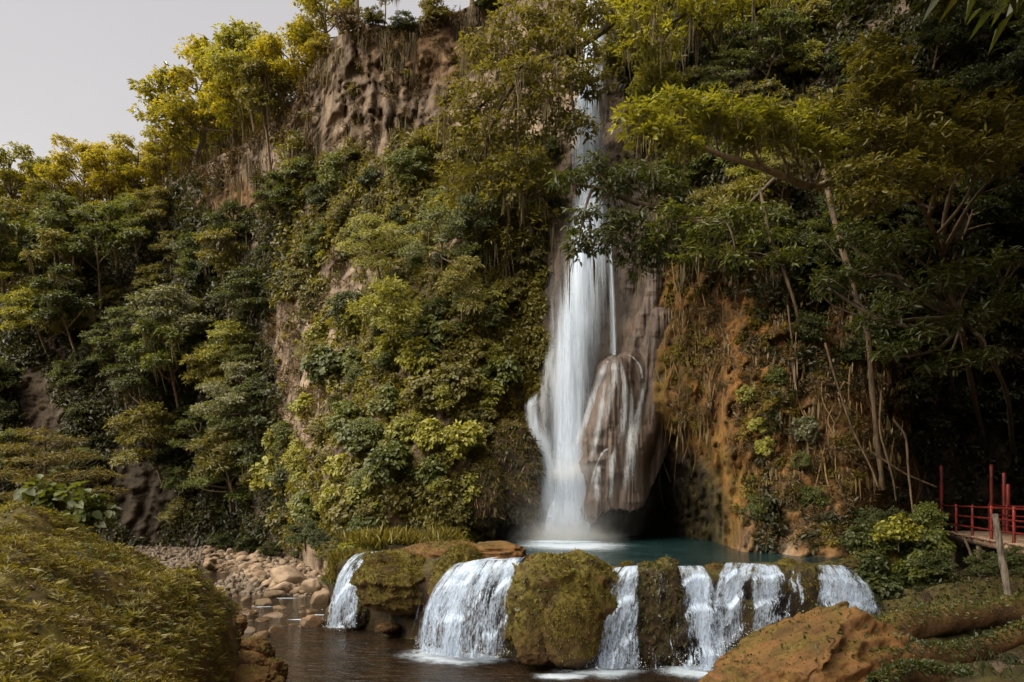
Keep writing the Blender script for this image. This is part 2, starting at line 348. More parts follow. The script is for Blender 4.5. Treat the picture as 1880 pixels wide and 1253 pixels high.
disp += orz*(.6*fbm(Q*np.array([1.5, 1.5, .35])+13, 4, True)+.40*fbm(Q*np.array([3.5, 3.5, 1.2])+3, 4)+.2*fbm(Q*np.array([7, 7, 4])+3, 3, True))
GY = GY-disp
GX = (GPX-HX)/F*GY; GZ = CH-(GPY-HY)/F*GY
Q = np.stack([GX, GY, GZ], -1)
NX = len(CX)
# plateau rows behind the top edge
rows = [Q]
for k, d in enumerate((1.5, 4, 9, 20, 45, 90)):
    r = Q[-1].copy(); r[:, 1] += d; r[:, 2] += (.6*math.sqrt(d)-.10*d)+.35*fbm(np.stack([r[:, 0]*.4, r[:, 1]*.4, r[:, 2]*0], -1), 3)
    rows.append(r[None])
VV = np.concatenate(rows, 0); nr = VV.shape[0]
idx = np.arange(nr*NX).reshape(nr, NX)
FQ = np.stack([idx[:-1, :-1], idx[:-1, 1:], idx[1:, 1:], idx[1:, :-1]], -1).reshape(-1, 4)
def padrows(a): return np.concatenate([a, np.repeat(a[-1:], nr-NV, 0)], 0).ravel()
nzm = fbm(Q*.35, 4)
tint = np.maximum(sstep(1.25, .7, ell(1340, 700, 170, 360)+.35*nzm), sstep(1.2, .8, ell(1520, 800, 190, 230)+.3*nzm)*.9)
tint = np.maximum(tint, .75*sstep(1.2, .6, ell(430, 370, 80, 50)+.3*nzm)); tint = np.maximum(tint, .5*sstep(1.1, .6, ell(760, 110, 130, 70)+.3*nzm))
wet = wetz*(1-tint)
shadem = np.maximum(sstep(1.1, .8, ell(1250, 960, 90, 140)), sstep(1.1, .7, ell(930, 930, 70, 90)))  # cave and hollow under the ledge painted dark as shade
shadem = np.maximum(shadem, sstep(1500, 1750, GPX)*.75); shadem = np.maximum(shadem, sstep(520, 420, GPX)*sstep(380, 480, GPY)*.6); shadem = np.maximum(shadem, .92*sstep(520, 440, GPX)*sstep(640, 820, GPY))  # right side and left hollow painted darker for shade
mossm = np.maximum(.9*sstep(1.15, .75, ell(930, 640, 75, 230)+.3*nzm), .6*sstep(1.2, .7, ell(1330, 900, 70, 140)+.5*nzm))
mossm = np.maximum(mossm, .7*sstep(1.2, .8, ell(1235, 730, 35, 110)+.4*nzm))
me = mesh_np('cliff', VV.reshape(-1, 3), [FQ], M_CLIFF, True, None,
             {'tint': padrows(tint), 'wet': padrows(wet), 'dark': padrows(shadem), 'moss': padrows(mossm)})
tag(link('cliff', me), 'tall limestone cliff round the gorge with bare tan rock and dark overhangs', kind='structure')
dU = np.gradient(Q, axis=1); dV = np.gradient(Q, axis=0); CN = nrm(np.cross(dU, dV))
def cl(px, py, off=0.0):
    """point and normal on the cliff at photo pixel"""
    px = np.atleast_1d(np.asarray(px, float)); py = np.atleast_1d(np.asarray(py, float))
    i = np.clip(np.round((px-CX[0])/5).astype(int), 0, NX-1)
    v = np.clip(np.round((py-1090)/(top[i]-1090)*(NV-1)).astype(int), 0, NV-1)
    Yv = Q[v, i, 1]
    p = np.stack([(px-HX)/F*Yv, Yv, CH-(py-HY)/F*Yv], -1); n = CN[v, i]
    n = np.where(n[:, 1:2] > 0, -n, n)
    return p+n*off, n
# ------------------------------------------------------------------ ground, river, pool
LIPX = [606, 628, 690, 760, 850, 950, 1050, 1150, 1300, 1450, 1560, 1640]
LIPY = [24.0, 22.7, 21.6, 20.0, 18.6, 17.6, 17.2, 17.0, 17.0, 17.3, 17.8, 19.0]
LIP = np.array([[(a-HX)/F*b, b] for a, b in zip(LIPX, LIPY)])
def lip_y(x): return np.interp(x, LIP[:, 0], LIP[:, 1])
def gz(x, y):
    x = np.asarray(x, float); y = np.asarray(y, float)
    z = np.full(np.broadcast(x, y).shape, -.6)
    bar = sstep(26.5, 32, y)*sstep(-5.5, -8, x)*(.9+.55*sstep(33, 46, y))+sstep(47, 56, y)*.8
    ch = sstep(1.8, .5, np.abs(x-(-14.8-.20*(y-30))))*sstep(46, 38, y)      # side channel along the left bank
    z = z+bar*(1-.75*ch)
    inner = sstep(0, .8, y-lip_y(x)-.6)*sstep(-6.4, -5.4, x)
    z = np.where(inner > 0, np.maximum(z, -.6+inner*2.2), z)
    shore = sstep(0, 1.5, y-lip_y(x)-1.0)*sstep(-6.2, -5.4, x)*sstep(-1.2, -2.6, x-.10*(y-24))
    z = np.maximum(z, -.6+shore*3.1)
    z = np.maximum(z, -.6+2.1*sstep(4.2, 6.4, x)*sstep(16.2, 14.6, y+.25*(x-6)))
    z = np.maximum(z, -.6+2.0*sstep(8.2, 9.8, x))
    z = z+.18*fbm(np.stack([x*.7, y*.7, x*0], -1), 3)
    return z
gx = np.concatenate([np.linspace(-300, -40, 27), np.linspace(-38, 24, 250), np.linspace(26, 300, 27)])
gy = np.concatenate([np.linspace(-300, -5, 20), np.linspace(-4, 62, 230), np.linspace(65, 300, 25)])
XX, YY = np.meshgrid(gx, gy); ZZ = gz(XX, YY)
ii = np.arange(XX.size).reshape(XX.shape)
FQ = np.stack([ii[:-1, :-1], ii[:-1, 1:], ii[1:, 1:], ii[1:, :-1]], -1).reshape(-1, 4)
tag(link('ground', mesh_np('ground', np.stack([XX, YY, ZZ], -1).reshape(-1, 3), [FQ], M_BED, True)), 'stony brown river bed and banks of the gorge', kind='structure')
def plane(name, x0, x1, y0, y1, z, n, mat):
    X, Y = np.meshgrid(np.linspace(x0, x1, n), np.linspace(y0, y1, n)); i = np.arange(n*n).reshape(n, n)
    return link(name, mesh_np(name, np.stack([X, Y, X*0+z], -1).reshape(-1, 3), [np.stack([i[:-1, :-1], i[:-1, 1:], i[1:, 1:], i[1:, :-1]], -1).reshape(-1, 4)], mat, True))
tag(plane('river', -60, 40, -60, 60, 0, 60, M_RIVER), 'dark brown river below the cascades', kind='structure')
# upper pool: fan between the lip and the cliff foot
lx = np.linspace(-6.6, 9.9, 60); t = np.linspace(0, 1, 20)
PXY = np.stack([np.broadcast_to(lx, (20, 60)), lip_y(lx)[None]+.42+(37-lip_y(lx))[None]*t[:, None]], -1)
i = np.arange(1200).reshape(20, 60)
tag(link('pool', mesh_np('pool', np.concatenate([PXY.reshape(-1, 2), np.full((1200, 1), 2.40)], 1), [np.stack([i[:-1, :-1], i[:-1, 1:], i[1:, 1:], i[1:, :-1]], -1).reshape(-1, 4)], M_POOL, True)),
    'teal plunge pool at the foot of the tall waterfall', kind='structure')
# tufa barrier
ns = 260; npf = 60
s = np.linspace(0, 1, ns); lipx = np.interp(s, np.linspace(0, 1, len(LIP)), LIP[:, 0]); lipy = np.interp(s, np.linspace(0, 1, len(LIP)), LIP[:, 1])
lipx = np.convolve(np.pad(lipx, 8, 'edge'), np.ones(17)/17, 'valid'); lipy = np.convolve(np.pad(lipy, 8, 'edge'), np.ones(17)/17, 'valid')
tx = np.gradient(lipx); ty = np.gradient(lipy); l = np.hypot(tx, ty); ox, oy = ty/l, -tx/l
prof = smooth_line(np.array([[-3.5, 1.6], [-1.6, 2.2], [-.8, 2.38], [-.30, 2.43], [-.05, 2.25], [.12, 1.9], [.12, 1.5], [.0, 1.0], [-.05, .5], [.1, .0], [.3, -.9]]), npf)
Vv = np.stack([lipx[:, None]+ox[:, None]*prof[None, :, 0], lipy[:, None]+oy[:, None]*prof[None, :, 0], np.broadcast_to(prof[None, :, 1], (ns, npf))], -1)
dn = .28*fbm(Vv*np.array([.9, .9, .5]), 4)+.22*fbm(Vv*np.array([2.4, 2.4, 1.2])+7, 4, True)
k = sstep(-1.0, .4, prof[:, 0])[None]
Vv[..., 0] += ox[:, None]*dn*k; Vv[..., 1] += oy[:, None]*dn*k; Vv[..., 2] += .17*fbm(Vv*np.array([1.5, 1.5, 1.1])+3, 3)*sstep(2.6, 2.0, np.abs(Vv[..., 2]-.2))
i = np.arange(ns*npf).reshape(ns, npf)
tag(link('tufa_barrier', mesh_np('tufa_barrier', Vv.reshape(-1, 3), [np.stack([i[:-1, :-1], i[:-1, 1:], i[1:, 1:], i[1:, :-1]], -1).reshape(-1, 4)], M_DARKROCK, True)),
    'dark wet tufa barrier holding back the plunge pool', 'rock ledge')
# unseen right side of the gorge, a hillside added to block sky light
def hill(name, label, f, x0, x1, y0, y1, n=60):
    X, Y = np.meshgrid(np.linspace(x0, x1, n), np.linspace(y0, y1, n)); Z = f(X, Y); i = np.arange(n*n).reshape(n, n)
    tag(link(name, mesh_np(name, np.stack([X, Y, Z], -1).reshape(-1, 3), [np.stack([i[:-1, :-1], i[:-1, 1:], i[1:, 1:], i[1:, :-1]], -1).reshape(-1, 4)], M_SOIL, True)), label, kind='structure')
hill('hillside', 'unseen hillside added on the right of the gorge to block sky light', lambda X, Y: -1.2+34*sstep(16, 27, X+.10*(Y-5)+1.2*fbm(np.stack([X*.2, Y*.2, X*0], -1), 3)), 14, 70, -50, 22)
# ------------------------------------------------------------------ rocks
def ico(sub):
    bm = bmesh.new(); bmesh.ops.create_icosphere(bm, subdivisions=sub, radius=1.0)
    V = np.array([v.co[:] for v in bm.verts]); Fv = np.array([[v.index for v in f.verts] for f in bm.faces]); bm.free(); return V, Fv
ICO = {k: ico(k) for k in (3, 4, 5, 6)}
def boulder_verts(rx, ry, rz, seed, sub=5, amp=.22, fq=1.3, power=1.0, fine=.05, cut=None, ledge=0):
    V, Fv = ICO[sub]; U = V.copy()
    if power != 1.0: U = np.sign(U)*np.abs(U)**power; 
    so = seed*13.7
    r = 1+amp*fbm(V*fq+so, 3)+amp*.5*fbm(V*fq*2.3+so, 3, True)+fine*fbm(V*9+so, 3)
    U = U*r[:, None]
    if ledge:
        q = U[:, 2]*ledge+.55*fbm(V*1.8+so, 3); q = q-np.floor(q); U = U*(1+.13*((1-q)*sstep(0, .14, q)-.5)*sstep(1.0, .5, np.abs(V[:, 2])))[:, None]
    if cut:
        rg = np.random.default_rng(int(seed)+5)
        for _ in range(cut):
            n = nrm(rg.normal(size=3)); d = rg.uniform(.55, .82); e = np.maximum(0, U@n-d); U = U-n*(e*.88)[:, None]
        U = U*1.18*(1+.02*fbm(U*7+so, 3))[:, None]
    return U*np.array([rx, ry, rz]), Fv
def boulder(name, loc, r, seed, mat, label, cat='rock', group=None, rot=(0, 0, 0), **kw):
    V, Fv = boulder_verts(*r, seed, **kw)
    o = link(name, mesh_np(name, V, [Fv], mat, True)); o.location = loc; o.rotation_euler = rot
    return tag(o, label, cat, group)
def fuzz(parent, name, mat, n, size, zmin=.15, spread=.6, seed=0, mask=None, wide=.35, out=.6):
    """short moss blades standing on the upper faces of the parent's own mesh"""
    me = parent.data; nf = len(me.polygons); c = np.empty(nf*3); nn = np.empty(nf*3); ar = np.empty(nf)
    me.polygons.foreach_get('center', c); me.polygons.foreach_get('normal', nn); me.polygons.foreach_get('area', ar)
    c = c.reshape(-1, 3); nn = nn.reshape(-1, 3)
    w = ar*sstep(zmin-.25, zmin+.25, nn[:, 2])*sstep(-.35, .15, fbm(c*.9+seed, 3)+.15)
    if mask is not None: w = w*mask(c, nn)
    if w.sum() <= 0: return None
    i = np.random.default_rng(seed).choice(nf, n, p=w/w.sum())
    sp = np.sqrt(ar[i])[:, None]*.6
    C = c[i]+RNG.normal(size=(n, 3))*sp*.5-nn[i]*.01
    D = nn[i]*out+RNG.normal(size=(n, 3))*spread; D[:, 2] -= 1.1*np.clip(.75-nn[i][:, 2], 0, 1); N = np.array([0, 0, 1.0])+RNG.normal(size=(n, 3))*.5
    L = size*(.5+RNG.random(n))
    v, f, a = leaf_geo(C, D, N, L, L*wide, .1, rnd=np.clip(.5+.5*fbm(C*1.6, 2)+.25*RNG.normal(size=n), 0, 1))
    o = link(name, mesh_np(name, v, f, mat, False, None, a), parent); o['kind'] = 'stuff'; return o
# ------------------------------------------------------------------ main waterfall
def sheet(name, path, half, off, mat, nu=24, nv=120, bulge=.25, vamp=.0, parent=None, seed=0):
    """path: (k,3) centre line, half: (k,) half widths in metres; curved sheet bulging towards -Y"""
    c = smooth_line(path, nv); h = np.interp(np.linspace(0, 1, nv), np.linspace(0, 1, len(half)), half)
    u = np.linspace(-1, 1, nu)
    V = np.zeros((nv, nu, 3)); V[..., 0] = c[:, None, 0]+u[None]*h[:, None]; V[..., 1] = c[:, None, 1]-off-bulge*h[:, None]*(1-u[None]**2); V[..., 2] = c[:, None, 2]
    V[..., 1] -= .18*fbm(np.stack([V[..., 0]*1.8, V[..., 2]*.15, V[..., 2]*0+seed], -1), 3)
    if vamp: V[..., 0] += vamp*fbm(np.stack([V[..., 0]*1.2, V[..., 2]*.35, V[..., 2]*0+seed], -1), 3)
    al = np.concatenate([[0], np.cumsum(np.linalg.norm(np.diff(c, axis=0), axis=1))])
    uv = np.stack([V[..., 0]+seed*3.1, np.broadcast_to(al[:, None], (nv, nu))], -1).reshape(-1, 2)
    ea = np.broadcast_to((1-np.abs(u))[None], (nv, nu)).ravel(); va = np.broadcast_to(np.linspace(0, 1, nv)[:, None], (nv, nu)).ravel()
    i = np.arange(nv*nu).reshape(nv, nu)
    return link(name, mesh_np(name, V.reshape(-1, 3), [np.stack([i[:-1, :-1], i[:-1, 1:], i[1:, 1:], i[1:, :-1]], -1).reshape(-1, 4)], mat, True, uv, {'ea': ea, 'va': va}), parent)
def wl(pts, off=.5):
    """(px,py) list on the cliff -> points in front of it"""
    a = np.array(pts, float); p, n = cl(a[:, 0], a[:, 1]); p[:, 1] -= off
    # keep the pixel by sliding along the ray
    Y = p[:, 1]; Y = np.convolve(np.pad(Y, 1, 'edge'), [.25, .5, .25], 'valid')
    return np.stack([(a[:, 0]-HX)/F*Y, Y, CH-(a[:, 1]-HY)/F*Y], -1)
wf = empty('waterfall', tuple(P(1045, 1003, 29.3)))
tag(wf, 'tall white waterfall falling the full height of the cliff into the teal pool', 'waterfall')
def under(o, root):
    o.parent = root; o.matrix_parent_inverse = Matrix.Translation(root.location).inverted(); return o
mainp = [(1098, -60), (1088, 60), (1078, 180), (1076, 300), (1080, 380), (1072, 480), (1055, 600), (1046, 700), (1045, 780), (1050, 850), (1046, 930), (1042, 1004)]
mainh = np.array([28, 30, 36, 40, 44, 54, 58, 54, 48, 60, 56, 80])
base = wl(mainp, .9)
hm = mainh*base[:, 1]/F
o = sheet('main_stream', base, hm*.86, .0, M_FALL, vamp=.15); under(o, wf)
o = sheet('main_stream', base, hm*.6, .25, M_FALL, vamp=.12, seed=2); under(o, wf)
o = sheet('veil', base, hm*1.12, -.25, M_FALLT, vamp=.35, seed=5); under(o, wf)
o = sheet('veil', base+np.array([.1, 0, 0]), hm*1.02, .42, M_FALLT, vamp=.35, seed=9); under(o, wf)
def stream(name, pts, half, mat, off=.45, seed=1, par=None, **kw):
    b = wl(pts, off); h = np.array(half)*b[:, 1]/F
    o = sheet(name, b, h, 0, mat, nu=12, seed=seed, **kw); under(o, par or wf); return o
stream('side_stream', [(1118, 420), (1121, 480), (1124, 550), (1126, 650)], [6, 6, 9, 10], M_FALLT, .5, 3)
stream('side_stream', [(1118, 420), (1121, 480), (1124, 550), (1127, 652)], [4, 4, 5, 6], M_FALL, .6, 8)
stream('foot_stream', [(1048, 800), (1050, 842), (1053, 880), (1046, 940), (1040, 1012)], [40, 50, 74, 76, 100], M_FALLTE, 1.8, 12, vamp=.4)
stream('foot_stream', [(1050, 805), (1054, 845), (1060, 880), (1050, 940), (1046, 1014)], [34, 38, 54, 58, 80], M_FALLE, 1.6, 14, vamp=.4)
stream('left_stream', [(992, 722), (978, 745), (990, 800), (1003, 850), (1006, 920), (1016, 985)], [8, 22, 26, 28, 32, 38], M_FALLTE, 1.2, 21, vamp=.35)
stream('left_stream', [(992, 722), (978, 745), (990, 800), (1003, 850), (1006, 920), (1012, 990)], [6, 12, 12, 14, 16, 20], M_TRICKLE, 1.3, 22, vamp=.3)
for q, (ex, hw) in enumerate(((1008, 10), (1024, 14), (1062, 14), (1084, 10))):
    stream('foot_stream', [(1047+(ex-1047)*.15, 852), (1047+(ex-1047)*.5, 890), (1047+(ex-1047)*.85, 945), (ex, 1003)], [8, hw, hw, hw+6], M_FALLTE if q % 2 else M_FALLE, 1.9, 50+q, vamp=.25)
stream('left_stream', [(1016, 610), (1004, 690), (1000, 740), (1010, 820)], [10, 16, 18, 14], M_TRICKLE, 1.0, 61, vamp=.3)
stream('left_stream', [(984, 716), (972, 742), (982, 800), (992, 860), (996, 930)], [6, 10, 10, 12, 14], M_TRICKLE, 1.3, 62, vamp=.3)
# flowstone buttress beside the stream: merged rounded ribs growing out of the cliff, ending in drips over the cave
def fstone(px0, py0, px1, py1, Y, seed, label, dr=.9, rot=0.0, mat=M_FLOW, name='flowstone_dome', amp=.16, power=.9):
    a = P((px0+px1)/2, (py0+py1)/2, Y); rx = (px1-px0)/2/F*Y; rz = (py1-py0)/2/F*Y
    return boulder(name, tuple(a), (rx, dr*rx, rz), seed, mat, label, 'rock', sub=5, amp=amp, fq=1.1, fine=.03, power=power, rot=(0, rot, 0))
RIBS = [([(1152, 420), (1148, 545), (1142, 640)], (16, 24), 31.6), ([(1132, 690), (1130, 730), (1120, 795), (1108, 862)], (34, 50), 29.65), ([(1122, 690), (1126, 720), (1118, 780), (1098, 860)], (30, 60), 29.6), ([(1158, 664), (1164, 740), (1150, 840)], (22, 42), 29.9), ([(1218, 588), (1192, 680), (1172, 770), (1160, 850), (1150, 925)], (24, 44), 30.3),
        ([(1244, 596), (1228, 700), (1206, 790), (1184, 890)], (18, 36), 30.7), ([(1128, 826), (1114, 870), (1104, 925)], (30, 42), 28.9), ([(1166, 812), (1152, 870), (1150, 935)], (28, 38), 29.0), ([(1210, 430), (1198, 560), (1174, 620), (1158, 664)], (18, 26), 30.7),
        ([(1180, 300), (1172, 440), (1168, 560), (1160, 650)], (20, 30), 32.0), ([(1215, 330), (1204, 470), (1196, 590)], (14, 26), 31.9), ([(1095, 905), (1078, 930), (1072, 960)], (18, 14), 28.9), ([(1212, 700), (1196, 760), (1180, 820)], (14, 22), 29.5)]
fx = np.arange(1040, 1270, 1.6); nvf = 330
bot = np.interp(fx, [1040, 1068, 1080, 1110, 1150, 1180, 1200, 1222, 1270], [1000, 990, 968, 930, 942, 928, 880, 830, 760])+9*fbm(np.stack([fx*.06, fx*0, fx*0], -1), 2)+10*np.maximum(0, fbm(np.stack([fx*.22, fx*0+5, fx*0], -1), 2))
fyg = 430+(bot[None]-430)*np.linspace(0, 1, nvf)[:, None]; fxg = np.broadcast_to(fx[None], fyg.shape)
Yb, _ = cl(fxg.ravel(), fyg.ravel()); Yb = blur(blur(Yb[:, 1].reshape(fyg.shape), 6, 0), 6, 1)+.5
best = np.full(fyg.shape, 99.0); acc = np.zeros(fyg.shape)
for pts_, (ra, rb), Yc in RIBS:
    ln = smooth_line(np.array(pts_, float), 26); rr = np.linspace(ra, rb, 26)
    dd = np.sqrt((fxg[..., None]-ln[:, 0])**2+((fyg[..., None]-ln[:, 1])*.9)**2)/rr; kk = dd.argmin(-1); q = dd.min(-1); R_ = rr[kk]/F*30
    Yr = np.where(q < 1, Yc+.9-np.sqrt(np.maximum(1-q*q, 0))*R_*1.45, 99); acc += np.where(Yr < 90, np.exp(-(Yr-28)*5.5), 0)
Yr = np.where(acc > 0, 28-np.log(np.maximum(acc, 1e-30))/5.5, 99)
Yf = np.where(Yr < Yb, Yr, Yb)
Yf = blur(blur(Yf, 2, 0), 2, 1)
wx = (fxg-HX)/F*30; wz = CH-(fyg-HY)/F*30
pr_ = np.stack([wx, wx*0, wz], -1)
Yf -= .10*fbm(pr_*np.array([3.2, 1, .35]), 4)+.09*fbm(pr_*np.array([8, 1, .6])+4, 4, True)+.10*fbm(pr_*np.array([1.3, 1, 1.6])+8, 3, True)
Vf = np.stack([(fxg-HX)/F*Yf, Yf, CH-(fyg-HY)/F*Yf], -1)
under_ = []
for k_, (dy, dz) in enumerate(((.15, -.05), (.6, .10), (1.6, .6), (3.0, 1.4))):
    r_ = Vf[-1].copy(); r_[:, 1] += dy; r_[:, 2] += dz; under_.append(r_[None])
Vf = np.concatenate([Vf]+under_, 0); i = np.arange(Vf.shape[0]*Vf.shape[1]).reshape(Vf.shape[:2])
tag(link('flowstone', mesh_np('flowstone', Vf.reshape(-1, 3), [np.stack([i[:-1, :-1], i[1:, :-1], i[1:, 1:], i[:-1, 1:]], -1).reshape(-1, 4)], M_FLOW, True)),
    'wet grey brown flowstone buttress of rounded ribs right of the waterfall, dripping over a cave', 'rock')
fstone(972, 738, 1016, 850, 31.0, 4, 'small dark rock splitting a side stream left of the waterfall', .9)
fstone(985, 828, 1026, 910, 30.4, 5, 'wet rock under the left side stream just above the waterfall foot', .9)
fstone(1000, 880, 1040, 985, 30.0, 24, 'lowest wet rock washed by spray at the waterfall foot', .7)
lb1 = boulder('rock_ledge', tuple(P(945, 872, 29.9)), (1.0, 1.2, 2.0), 6, M_DARKROCK, 'square dark mossy rock ledge left of the waterfall foot', power=.7, amp=.22, sub=6, fq=1.7, ledge=1.1)
lb2 = boulder('rock_ledge', tuple(P(880, 905, 29.2)), (1.0, 1.0, 1.4), 16, M_DARKROCK, 'low dark ledge overhanging the black hollow behind the vine slope', power=.75, amp=.2)
for q, lb in enumerate((lb1, lb2)): fuzz(lb, 'moss', LEAF['moss'], 5000, .12, .0, seed=90+q); fuzz(lb, 'leaves', LEAF['dark'], 1500, .2, -.3, seed=92+q, wide=.5); fuzz(lb, 'leaves', LEAF['dry'], 1200, .3, -.2, seed=94+q, wide=.12)
# veils over the dome
def rockrun(pts, half, Y, mat, seed, name='thin_stream'):
    ln = smooth_line(np.array(pts, float), 14); Ys = np.array([Yf[int(np.clip((py-430)/(bot[int(np.clip((px-1040)/1.6, 0, len(fx)-1))]-430)*(nvf-1), 0, nvf-1)), int(np.clip((px-1040)/1.6, 0, len(fx)-1))] for px, py in ln])-.16
    b = np.stack([(ln[:, 0]-HX)/F*Ys, Ys, CH-(ln[:, 1]-HY)/F*Ys], -1); h = np.array(half)*29/F
    o = sheet(name, b, h, 0, mat, nu=10, seed=seed, bulge=.1); under(o, wf)
rockrun([(1128, 650), (1112, 668), (1098, 705), (1080, 760), (1064, 812), (1052, 848)], [6, 13, 15, 16, 17, 20], 28.6, M_TRICKLE, 31)
rockrun([(1128, 650), (1110, 672), (1094, 712), (1076, 765), (1060, 815), (1050, 846)], [4, 9, 9, 9, 10, 12], 28.5, M_FALLT, 32)
rockrun([(1126, 650), (1128, 690), (1120, 730), (1112, 790)], [12, 14, 12, 8], 28.5, M_TRICKLE, 33)
for q, pts_ in enumerate([[(1140, 660), (1146, 700), (1146, 760), (1138, 830)], [(1112, 690), (1106, 740), (1096, 800), (1084, 856)], [(1158, 700), (1160, 770), (1152, 850), (1146, 915)], [(1100, 850), (1096, 880), (1096, 925)], [(1186, 690), (1172, 760), (1162, 830), (1160, 900)]]):
    rockrun(pts_, [6, 11, 12, 10][:len(pts_)], 28.6, M_TRICKLE, 71+q)
rockrun([(1136, 652), (1160, 652), (1176, 672), (1180, 705)], [4, 5, 5, 4], 28.5, M_TRICKLE, 34)
rockrun([(1180, 735), (1165, 770), (1158, 810)], [6, 8, 6], 28.6, M_TRICKLE, 35)
rockrun([(1130, 815), (1124, 850), (1122, 890), (1121, 935)], [8, 10, 9, 7], 28.4, M_TRICKLE, 36)
rockrun([(1125, 818), (1104, 832), (1090, 870), (1082, 905)], [5, 6, 6, 5], 28.4, M_TRICKLE, 37)
for q, (a, b, r) in enumerate([((1042, 992), (120, 44), 2.6), ((1040, 965), (110, 80), .45), ((1050, 920), (170, 150), .07), ((1046, 866), (54, 36), .55)]):
    V, Fv = ICO[4]; c = P(a[0], a[1], 28.6-.3*q); o = link('spray_puff', mesh_np('spray_puff', V, [Fv], vol_mat('spray%d' % q, r), True))
    o.location = tuple(c); o.scale = (b[0]/F*29, 1.2+.5*q, b[1]/F*29)
    if q == 0: mist = empty('mist', tuple(c)); tag(mist, 'pale spray cloud hanging round the waterfall foot', 'mist', kind='stuff')
    under(o, mist)
# foam on the pool
def foam(name, cx_, cy_, rx, ry, z, label, seed, rot=0, cat='foam', mat=None):
    n, m = 14, 64; r = np.linspace(0, 1, n); th = np.linspace(0, 2*np.pi, m, endpoint=False)
    w = 1+.28*fbm(np.stack([np.cos(th)*1.6, np.sin(th)*1.6, th*0+seed], -1), 3)
    X = r[:, None]*np.cos(th)*w*rx; Y = r[:, None]*np.sin(th)*w*ry
    ca, sa = math.cos(rot), math.sin(rot); X, Y = X*ca-Y*sa, X*sa+Y*ca
    V = np.stack([X, Y, .03*fbm(np.stack([X*3, Y*3, X*0+seed], -1), 3)*(1-r[:, None])+.004+X*0], -1).reshape(-1, 3)
    i = np.arange(n*m).reshape(n, m); j = np.roll(i, -1, 1)
    o = link(name, mesh_np(name, V, [np.stack([i[:-1], i[1:], j[1:], j[:-1]], -1).reshape(-1, 4)], mat or M_FOAM, True, V[:, :2]+seed*2.7,
             {'ea': np.repeat(1-r, m), 'va': np.zeros(n*m)}))
    o.location = (cx_, cy_, z); return tag(o, label, cat, kind='stuff')
a = P(1042, 1000, 28.2); foam('foam', a[0]-.1, 26.0, 2.9, 4.6, 2.42, 'white foam spreading from the waterfall foot over the pool', 1)
foam('foam', a[0]-.2, 27.6, 2.2, 1.8, 2.46, 'churning white water right under the waterfall', 2)
foam('foam', -1.0, 19.4, 1.5, .5, 2.42, 'broken white water at the lip above the widest cascade', 3)
# ------------------------------------------------------------------ cascades over the barrier
def cascade(label, Tp, Bp, nlay=3, seed=0, mat=None,  zt=2.42, bulge=.35, lens=1.0, name='cascade', out=.55, split=None):
    """Tp, Bp: ((pxL, pyL, YL), (pxR, pyR, YR)) top and bottom edges"""
    root = empty(name, tuple((P(*Bp[0])+P(*Bp[1]))/2)); tag(root, label, 'waterfall', 'cascades over the tufa barrier')
    nu, nv = 48, 60; u = np.linspace(0, 1, nu); t = np.linspace(0, 1, nv)
    Tp = tuple((a, b-8, c) for a, b, c in Tp)
    T0, T1, B0, B1 = P(*Tp[0]), P(*Tp[1]), P(*Bp[0]), P(*Bp[1])
    for L in range(nlay):
        Tt = T0[None]*(1-u[:, None])+T1[None]*u[:, None]; Bt = B0[None]*(1-u[:, None])+B1[None]*u[:, None]
        e = (1-(1-t)**1.7)[:, None, None]; ez = (t**1.55)[:, None]
        V = Tt[None]*(1-e)+Bt[None]*e
        V[..., 2] = Tt[None, :, 2]*(1-ez)+Bt[None, :, 2]*ez
        lg = fbm(np.stack([V[..., 0]*1.4, V[..., 2]*0, V[..., 2]*0+seed*3.3], -1), 2); st = t[:, None]*3.0+lg*.9; st = st-np.floor(st)
        V[..., 1] -= .16*(1-st)*sstep(0, .15, st)*sstep(.05, .3, t)[:, None]
        V[..., 2] += .03*lg*(1-t)[:, None]
        V[..., 1] -= (.09*L+.10*fbm(np.stack([V[..., 0]*2.4, V[..., 2]*.5, V[..., 2]*0+seed+L*5], -1), 3))*np.sqrt(t)[:, None]
        V[..., 0] += .10*fbm(np.stack([V[..., 0]*1.5, V[..., 2]*.8, V[..., 2]*0+seed+L*9], -1), 3)*t[:, None]
        wid = np.linalg.norm(Tt[-1]-Tt[0])*(1-t)+np.linalg.norm(Bt[-1]-Bt[0])*t
        uv = np.stack([u[None]*wid[:, None]*.6+u[None]*wid.mean()*.4+seed*5.3+L*2.9, np.broadcast_to(t[:, None]*2.6+L*.37, (nv, nu))], -1).reshape(-1, 2)
        ea = (1-np.abs(u*2-1))[None]*np.ones((nv, 1)); ea = np.minimum(ea, 4*t[:, None]+.12)
        i = np.arange(nv*nu).reshape(nv, nu)
        o = link('water_sheet', mesh_np('water_sheet', V.reshape(-1, 3), [np.stack([i[:-1, :-1], i[:-1, 1:], i[1:, 1:], i[1:, :-1]], -1).reshape(-1, 4)], mat or M_CASC, True, uv,
                 {'ea': ea.ravel(), 'va': np.broadcast_to(t[:, None], (nv, nu)).ravel()}))
        under(o, root)
    # flying drops at the foot
    m = int((320 if mat is None else 30)*abs(Bp[1][0]-Bp[0][0])/100); k = RNG.random(m); c = B0[None]*(1-k[:, None])+B1[None]*k[:, None]
    c += RNG.normal(size=(m, 3))*np.array([.12, .18, 0]); c[:, 2] += np.abs(RNG.normal(size=m))*.20; c[:, 1] -= np.abs(RNG.normal(size=m))*.25
    v, f, a_ = leaf_geo(c, RNG.normal(size=(m, 3)), RNG.normal(size=(m, 3)), .012+.03*RNG.random(m), .02, 0)
    o = link('splash_drop', mesh_np('splash_drop', v, f, M_DROP)); under(o, root); o['kind'] = 'stuff'
    return root
